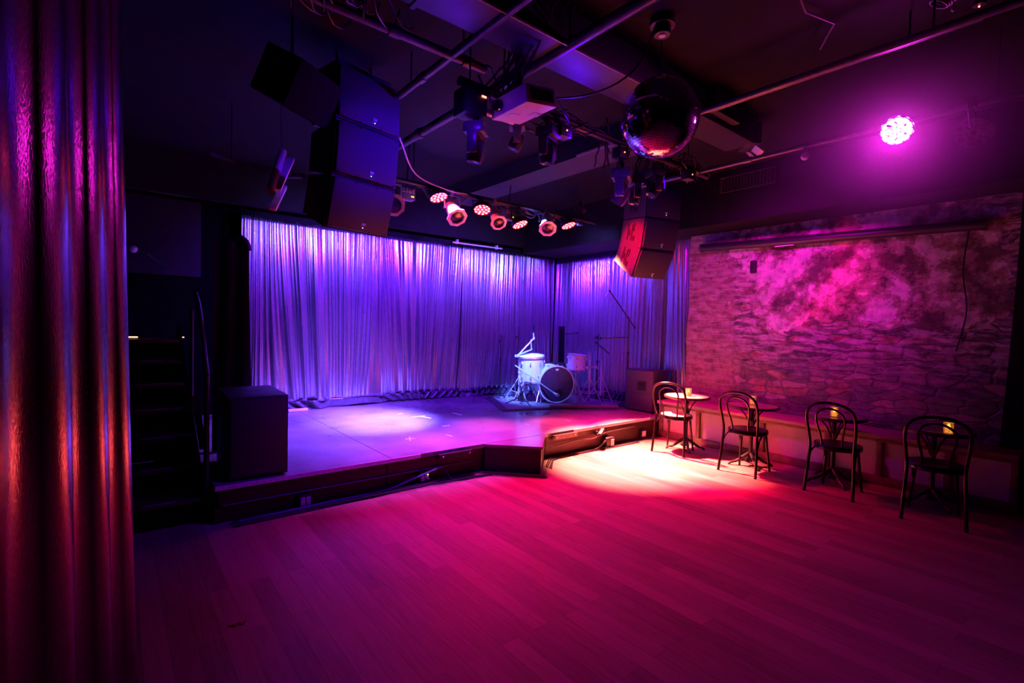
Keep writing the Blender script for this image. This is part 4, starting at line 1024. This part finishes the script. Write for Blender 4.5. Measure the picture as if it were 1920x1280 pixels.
q = atTruss(1228, 318, 2.74); mover(q, R(70), 35, 'dark moving head with red lit lens below the mirror ball', .8, 'black_plastic')
# driver box left of projector
q = atTruss(882, 190)
t = thing('dimmer_box', 'black electronics box with red display left of the projector', 'box', q)
MB().box((0, 0, -.02), (.17, .15, .17), bev=.008).build('housing', 'black_plastic', t)
MB().box((.055, -.078, .02), (.035, .004, .012)).build('display', 'led_red', t)
for px, py in ((1064, 244), (1172, 285), (1299, 327)):
    q = atTruss(px, py, 2.70)
    t = thing('power_pack', 'small black power pack with red pilot light on truss, ' + {1064: 'right of the projector', 1172: 'left of the mirror ball', 1299: 'right of the mirror ball'}[px], 'box', q)
    MB().box((0, .05, 0), (.11, .09, .09), bev=.006).build('housing', 'black_plastic', t)
    MB().sphere((0, .003, 0), .006, 8, 6).build('pilot_light', 'led_red', t)
# cable tangle on the truss
q = MB()
for k in range(46):
    x0 = random.uniform(1.85, 4.4); x1 = x0 + random.uniform(.15, .6)
    cablebm(q, (x0, 2.78+random.uniform(-.09, .09), 3.12+random.uniform(-.06, .12)), (min(x1, 4.7), 2.78+random.uniform(-.09, .09), 3.12+random.uniform(-.06, .12)), random.uniform(-.02, .12), .0065, 10, .012)
for k in range(10):
    x0 = random.uniform(1.95, 2.15); cablebm(q, (x0, 2.78, 3.15), (2.05+random.uniform(-.1, .1), 2.25+random.uniform(-.1, .1), 3.5), random.uniform(.02, .12), .006, 12, .008)
for k in range(16):
    x0 = random.uniform(3.1, 4.1); cablebm(q, (x0, 2.8, 3.14), (x0+random.uniform(-.05, .05), 2.8+random.uniform(-.1, .1), 2.9+random.uniform(-.05, .1)), 0, .0065, 6, .01)
o = q.build('cable_tangle', 'cable'); tag(o, 'dense tangle of black cables strapped along the lighting truss', 'cables', kind='stuff')
q = MB()
for k in range(26):
    x0 = random.uniform(.55, 1.15); cablebm(q, (x0, 2.6+random.uniform(-.15, .3), 3.54), (x0+random.uniform(-.1, .5), 2.9+random.uniform(-.1, .4), 3.52), random.uniform(.06, .3), .006, 12, .006)
o = q.build('cable_tangle', 'cable'); tag(o, 'loops of cable hanging from the ceiling above the left speaker array', 'cables', kind='stuff')
single('ceiling_cable', MB().tube(spline([(1.78, 3.7, 3.02), (2.3, 4.4, 2.99), (2.9, 4.8, 3.03), (3.3, 5.02, 3.1)], 24), .007, 6), 'white_plastic', 'pale cable swooping from the left array to the stage lighting pipe', 'cable')
q = MB()
for k in range(22):
    x0 = random.uniform(2.3, 5.0); cablebm(q, (x0, 5.05, 3.12), (x0+random.uniform(.15, .5), 5.07, 3.12), random.uniform(.04, .16), .006, 10, .008)
o = q.build('cable_tangle', 'cable_gray'); tag(o, 'sagging cables along the stage lighting pipe', 'cables', kind='stuff')

def par_led(p, d, lab, cells='red_cells', r=.105, cr=.0150, pipez=None, pipey=None, group='red LED stage lamps', lit=True):
    p = Vector(p); t = thing('led_lamp', lab, 'stage light', p, 0, group)
    mt = align(d).to_4x4()
    q = MB(mt); q.lathe([(0, .07), (r*.75, .07), (r, .04), (r, -.012), (r*.93, -.012), (r*.93, 0), (0, 0)], 28); b = q.build('housing', 'black_metal', t)
    if cells != 'lens': q = MB(mt); q.lathe([(r*.90, -.0015), (0, -.0015)], 28); q.build('diffuser', 'magenta_plate' if 'mag' in cells else 'red_plate', b)  # glowing plate added behind the cells to suggest a halo
    q = MB(mt)
    for rad, n in ((0, 1), (.45, 6), (.80, 11)):
        for k in range(n):
            a = 2*PI*k/n; q.lathe([(cr, -.001), (cr*.9, -.006), (0, -.009)], 12, (r*rad*math.cos(a), r*rad*math.sin(a), 0))
    q.build('led_cells', cells, b)
    q = MB(); pz = (pipez or p.z+.12)-p.z; py = (pipey if pipey is not None else p.y)-p.y
    q.tube([(-r-.012, 0, 0), (-r-.012, py, pz-.05), (r+.012, py, pz-.05), (r+.012, 0, 0)], .007, 6); q.box((0, py, pz-.015), (.04, .05, .06)); q.build('yoke', 'black_metal', t)
    return t
reds = [((2.9, 5.0, 2.99), (.1, -.42, -1)), ((3.51, 5.0, 2.95), (-.25, -.4, -1)), ((4.11, 5.0, 2.86), (.15, -.45, -1)), ((4.98, 4.99, 2.97), (.10, -.4, -1))]
rl = ['red LED lamp glowing above the first chrome can, farthest left of four', 'red LED lamp glowing between the first and second chrome cans', 'red LED lamp glowing between the second and third chrome cans', 'red LED lamp glowing right of the third chrome can, farthest right of four']
for (p, d), l in zip(reds, rl): par_led(p, d, l, pipez=3.1, pipey=5.05)
def par_can(front, d, lab, r=.082, L=.30, pipey=5.05, pipez=3.1, group='chrome can stage lamps', lens='lens'):
    d = Vector(d).normalized(); front = Vector(front); piv = front - d*L*.55
    t = thing('par_can', lab, 'stage light', piv, 0, group)
    mt = Matrix.Translation(d*L*.55) @ align(d).to_4x4()
    q = MB(mt); q.lathe([(0, L+.03), (r*.45, L+.03), (r*.6, L), (r*.82, L-.01), (r*.82, L*.62), (r*.9, L*.60), (r*.9, L*.56), (r, L*.5), (r*1.05, .02), (r*1.08, 0), (r*.96, 0), (r*.9, .12), (r*.6, .14)], 28); b = q.build('can_body', 'par_silver', t)
    q = MB(mt); q.lathe([(r*1.08, .004), (r*1.08, -.014), (r*1.5, -.012), (r*1.5, .004), (r*1.08, .004)], 8, phase=PI/8); q.build('gel_frame', 'par_silver', t, smooth=False)
    q = MB(mt); q.lathe([(0, -.008), (r*.6, -.003), (r*1.04, .006)], 24); q.build('lens', lens, b)
    up = Vector((0, 0, 1)); sd = d.cross(up).normalized(); w_ = r*1.2
    top = Vector((0, pipey-piv.y, pipez-piv.z)); 
    q = MB(); q.tube([sd*w_, sd*w_+top*.75, -sd*w_+top*.75, -sd*w_], .007, 6); q.box(top*.88, (.04, .04, .07)); q.build('yoke', 'par_silver', t)
    q = MB(); q.lathe([(.0, .02), (.018, .02), (.018, 0)], 12, sd*w_, sd.to_track_quat('Z', 'Y').to_matrix()); q.build('knob', 'black_plastic', t)
    return t
to_cam = lambda p: (CAM-Vector(p)).normalized()
c1 = atY(857, 407, 4.9); par_can(c1, to_cam(c1)*.62 + _R*.34 - Vector((0, 0, .62)), 'chrome can lamp brightly lit red, the left one of three over the stage')
c2 = atY(935, 417, 4.9); par_can(c2, to_cam(c2)*.68 + _R*.26 - Vector((0, 0, .55)), 'chrome can lamp, the middle one of three over the stage', r=.07)
c3 = atY(1027, 428, 4.9); par_can(c3, to_cam(c3)*.7 + _R*.06 - Vector((0, 0, .58)), 'chrome can lamp, the right one of three over the stage')
M['blue_lens'] = mat('blue_gel', (.03, .03, .35), .12, .4, .3, 30, spec=1)
c4 = atY(738, 384, 4.9); par_can(c4, to_cam(c4)*.8 + _R*.1 - Vector((0, 0, .2)), 'chrome can lamp with blue lens half hidden by the left array', lens='blue_lens')
for px, py, lab in ((762, 364, 'dimmer pack with two yellow lights beside the left array'), (953, 403, 'small dimmer pack with a yellow light behind the middle can lamp')):
    q = atY(px, py, 5.12); t = thing('dimmer_pack', lab, 'box', q)
    MB().box((0, 0, 0), (.17, .1, .13), bev=.004).build('housing', 'mover', t)
    f = MB()
    for k in range(4): f.box((-.06+.04*k, -.054, .03), (.022, .012, .05), bev=.003)
    f.build('socket', 'par_silver', t)
    f = MB(); f.sphere((.04, -.052, -.03), .007, 8, 6)
    if px < 800: f.sphere((.06, -.052, -.03), .007, 8, 6)
    f.build('pilot_light', 'led_yellow', t)
    MB().cyl((0, .0, .06), (0, -.06, ZCEIL-q.z), .008, seg=6).build('hanger', 'black_metal', t)
q = atY(1088, 412, 5.1); mover((q.x, q.y, q.z+.2), R(30), 0, 'dim moving head right of the red lamps over the stage', .9, 'black_plastic')
q = atY(1140, 428, 5.6); t = thing('hung_monitor', 'dark hanging speaker in the gloom left of the right array', 'speaker', q, R(-15))
MB().box((0, 0, 0), (.3, .26, .42), bev=.03).build('cabinet', 'speaker_black', t); MB().box((0, -.132, 0), (.27, .01, .38), bev=.004).build('grille', 'grille', t)
MB().cyl((0, 0, .2), (0, 0, ZCEIL-q.z), .012).build('drop_rod', 'black_metal', t)
a, b = atY(848, 454, 7.12), atY(940, 466, 7.12)
single('curtain_rail', MB().cyl((a.x, 7.10, 2.905), (b.x, 7.10, 2.915), .012, seg=10).box((a.x+.1, 7.13, 2.93), (.02, .06, .07)).box((b.x-.1, 7.13, 2.93), (.02, .06, .07)), 'white_plastic', 'thin pale rail on the header above the middle curtain', 'rail')

# magenta lamp, unlit lamp, flood
MAG = Vector((4.46, 1.13, 2.985+.05)); mdir = Vector((-.86, -.12, -.5))
par_led(MAG, mdir, 'dazzling magenta LED lamp at the upper right', 'magenta_cells', r=.10, cr=.022, pipez=3.1, pipey=1.16, group='LED lamps on the thin pipe')
P = Vector((4.42, .70, 2.89)); par_led(P, (-.75, .1, -.6), 'unlit LED lamp in the haze right of the dazzling magenta lamp', 'lens', r=.10, pipez=3.1, pipey=.72, group='LED lamps on the thin pipe')
fl = atD(1405, 262, depth((4.75, 2.35, 3.2)))
t = thing('flood_lamp', 'square black flood lamp with two reflectors under the ceiling', 'stage light', fl, R(50))
MB().box((0, 0, .02), (.26, .12, .2), bev=.012).build('housing', 'black_metal', t)
MB().tube([(-.15, 0, -.05), (-.15, 0, .16), (.15, 0, .16), (.15, 0, -.05)], .008, 6).build('yoke', 'black_metal', t)
MB().cyl((0, 0, .15), (0, 0, ZCEIL-fl.z), .012).build('drop_rod', 'black_metal', t)
for sx, rot in ((-.05, 12), (.08, -20)):
    q = MB(Matrix.Translation((sx, -.06, -.12)) @ Euler((R(-50), R(rot), 0)).to_matrix().to_4x4()); q.box((0, 0, 0), (.1, .014, .1), bev=.006); q.build('reflector_door', 'par_silver', t)
# dark speaker and tubes at upper left
P = atD(560, 165, 3.3)
t = thing('ceiling_speaker', 'big dark slanted cabinet hung under the ceiling at the upper left', 'speaker', P, R(35))
MB(Euler((R(28), 0, 0)).to_matrix().to_4x4()).box((0, 0, 0), (.42, .3, .3), bev=.01).build('cabinet', 'velvet', t)
MB().cyl((0, .05, .1), (0, .05, ZCEIL-P.z), .012).build('drop_rod', 'black_metal', t)
def longbox(p0, p1, lab, name, r, m, cat, flat=False):
    t = thing(name, lab, cat, p0); v = Vector(p1)-Vector(p0)
    if flat:
        zz = v.normalized(); xx = zz.cross(Vector((.35, .9, .25))).normalized(); yy_ = zz.cross(xx); mm = Matrix((xx, yy_, zz)).transposed().to_4x4()
        MB(Matrix.Translation(v/2) @ mm).box((0, 0, 0), (r*2, .03, v.length), bev=.002).build('strip_body', m, t)
    else:
        q = MB(); q.tube([(0, 0, 0), v], r, 18, caps=False); q.tube([v*.998, v*.002], r*.82, 18, caps=False); q.build('tube_body', m, t)
    return t
dd = 4.5
t = longbox(atD(507, 357, dd-.5), atD(530, 285, dd+.1), 'white cardboard tube slung under the ceiling left of the left array', 'card_tube', .034, 'card', 'tube')
v = Vector(atD(530, 285, dd+.1))-Vector(atD(507, 357, dd-.5)); MB().lathe([(.0345, 0), (.0365, .003), (.0345, .006)], 18, v*.42, v.to_track_quat('Z', 'Y').to_matrix()).build('binding', 'cable', t)
longbox(atD(518, 357, dd-.45), atD(545, 298, dd+.1), 'white flat strip slung beside the cardboard tube', 'flat_strip', .032, 'off_white', 'strip', True)
longbox(atD(511, 392, dd-.45), atD(532, 350, dd), 'shorter white flat strip below the cardboard tube', 'flat_strip', .027, 'off_white', 'strip', True)
longbox(atD(540, 329, dd+.2), atD(568, 329, dd+.1), 'short dim tube stub between tubes and the left array', 'tube_stub', .026, 'pipe', 'tube')
P = atD(505, 330, dd-.1)
single('sling_wire', MB().tube([atD(531, 284, dd+.1), atD(528, 270, dd+.1), atD(526, 240, dd+.1) + Vector((0, 0, ZCEIL-atD(526, 240, dd+.1).z))], .004, 6), 'cable', 'wire slinging the cardboard tube from the ceiling', 'wire')
P = atZ(445, 1168, .002)
single('floor_debris', MB().box((0, 0, .0035), (.075, .016, .005)).box((.02, -.014, .0035), (.014, .02, .005)).box((-.012, -.012, .0035), (.014, .014, .005)), mat('dark_red_plastic', (.30, .08, .05), .5, 0, .2, 60), 'small red brown broken plastic piece lying on the dance floor', 'debris', loc=(P.x, P.y, .001))

# scatter volume added round the magenta lamp to make its glow
hm = bpy.data.materials.new('smoke_haze'); hm.use_nodes = True; hn = hm.node_tree; hn.nodes.clear()
ho = hn.nodes.new('ShaderNodeOutputMaterial'); hv = hn.nodes.new('ShaderNodeVolumeScatter'); hv.inputs['Density'].default_value = .13; hv.inputs['Anisotropy'].default_value = .3
hn.links.new(hv.outputs[0], ho.inputs['Volume'])
htc = hn.nodes.new('ShaderNodeTexCoord'); hle = hn.nodes.new('ShaderNodeVectorMath'); hle.operation = 'LENGTH'; hmp = hn.nodes.new('ShaderNodeMapping'); hmp.inputs['Scale'].default_value = (1/1.3, 1/1.25, 1/.72)
hmr = hn.nodes.new('ShaderNodeMapRange'); hmr.interpolation_type = 'SMOOTHSTEP'; hmr.inputs['From Min'].default_value = 0; hmr.inputs['From Max'].default_value = 1; hmr.inputs['To Min'].default_value = .26; hmr.inputs['To Max'].default_value = 0
hn.links.new(htc.outputs['Object'], hmp.inputs['Vector']); hn.links.new(hmp.outputs['Vector'], hle.inputs[0]); hn.links.new(hle.outputs['Value'], hmr.inputs['Value']); hn.links.new(hmr.outputs['Result'], hv.inputs['Density'])
o = MB().sphere((0, 0, 0), 1.0, 32, 20, (1.3, 1.25, .72)).build('stage_haze', hm); o.location = MAG + Vector((-.2, 0, -.22))
tag(o, 'magenta lit smoke haze around the dazzling lamp at the upper right', 'haze', kind='stuff')
# ------------------------------------------------------------------ lights
def spot(name, loc, target, col, power, angle=60, blend=.6, rad=.04):
    l = bpy.data.lights.new(name, 'SPOT'); l.color = col; l.energy = power; l.spot_size = R(angle); l.spot_blend = blend; l.shadow_soft_size = rad
    o = bpy.data.objects.new(name, l); COL.objects.link(o); o.location = loc
    o.rotation_euler = (Vector(target)-Vector(loc)).to_track_quat('-Z', 'Y').to_euler(); return o
def point(name, loc, col, power, rad=.03):
    l = bpy.data.lights.new(name, 'POINT'); l.color = col; l.energy = power; l.shadow_soft_size = rad
    o = bpy.data.objects.new(name, l); COL.objects.link(o); o.location = loc; return o
RED = (1, .0, .12); VIO = (.13, .008, 1); MAGC = (1, 0, .85)
for i, ((p, d), pw) in enumerate(zip(reds, (680, 700, 860, 900))):
    p = Vector(p)+Vector(d).normalized()*.03; spot('red_beam', p, p+Vector((d[0], -.48, -1)), RED, pw, 70, 1, .09)
for a, b in ((reds[1][0], (3.67, 5.05, .29)), (reds[3][0], (4.49, 4.6, .29))):
    spot('red_pool_beam', Vector(a)-Vector((0, 0, .04)), b, (1, .06, .14), 1100, 24, 1, .05)
spot('hot_beam', (5.0, 4.72, 2.95), (4.95, 3.5, 0), (1, .0, .06), 12000, 42, .9, .05)
spot('hot_beam', (4.55, 4.72, 2.95), (4.45, 3.6, 0), (1, .32, .21), 8000, 32, .8, .05)
spot('hot_beam', (5.15, 4.72, 2.95), (5.25, 3.45, 0), (1, .32, .21), 11500, 36, .8, .05)
spot('violet_beam', (2.4, 4.9, 2.95), (2.5, 6.05, .3), (.15, .09, 1), 30000, 40, 1, .06)
spot('violet_beam', (3.0, 4.8, 3.0), (2.7, 5.7, .3), (.20, .055, 1), 3800, 80, 1, .06)
spot('violet_beam', (2.5, 5.2, 3.0), (2.4, 7.3, 1.7), VIO, 700, 92, 1, .04)
spot('violet_beam', (4.2, 5.2, 3.0), (4.2, 7.3, 1.7), VIO, 800, 110, 1, .04)
spot('violet_beam', (5.6, 5.4, 2.75), (6.9, 6.2, 1.8), VIO, 520, 105, 1, .04)
for x in (1.9, 3.1, 4.3, 5.3): spot('streak_beam', (x, 5.1, 3.02), (x+.25, 7.3, 2.62), (.20, .19, 1), 150, 62, 1, .03)  # spots added to draw bright streaks along the curtain tops
spot('streak_beam', (5.2, 5.1, 3.02), (6.95, 5.6, 2.6), (.20, .15, 1), 110, 70, 1, .03)  # another added streak spot, for the side curtain
spot('red_side_beam', (4.11, 4.96, 2.80), (5.10, 4.12, 2.62), (1, 0, .03), 700, 27, .5, .05)  # extra spot added by a red lamp to redden the array's side panel
spot('violet_beam', (2.5, 5.0, 2.9), (2.65, 7.2, .5), (.20, .06, 1), 1300, 50, 1, .05)
spot('drum_beam', (4.4, 4.9, 3.0), (5.6, 6.1, .7), (.08, .16, 1), 9500, 31, .7, .05)
spot('blue_beam', (2.62, 3.05, 2.95), (1.65, 3.65, 2.95), (.05, .0, 1), 130, 75, 1, .03)
spot('blue_beam', (3.9, 2.7, 2.9), (5.1, 3.7, 2.75), (.08, .0, 1), 60, 60, 1, .03)
spot('duct_beam', (2.75, 2.72, 2.98), (2.3, 2.42, 3.3), (.06, .0, 1), 30, 120, 1, .03)
spot('duct_beam', (1.75, 2.78, 2.95), (1.2, 2.4, 3.3), (.1, .0, 1), 22, 100, 1, .03)
spot('magenta_beam', MAG+mdir.normalized()*.05, MAG+mdir, MAGC, 48, 165, .9, .09)
spot('front_blue_beam', (2.3, 2.7, 2.85), (1.8, 4.2, .1), (.03, 0, 1), 160, 70, 1, .04)
spot('floor_beam', (2.6, 2.75, 2.85), (1.25, 2.85, 0), (.28, 0, 1), 50, 44, 1, .05)
spot('wall_beam', fl+Vector((.05, -.1, -.2)), (6.57, 2.85, 1.75), (.8, 0, .72), 280, 92, 1, .06)
P = atTruss(874, 212, 2.62); point('led_glow', P, (.1, .0, 1), 1.2, .02)
P = atTruss(1150, 345, 2.55); point('led_glow', P, (.1, .0, 1), 2.2, .02)
for q in candpx:
    P = atZ(*q, .7005); point('candle_glow', (P.x, P.y, .765), (1, .5, .15), 1.6, .008)
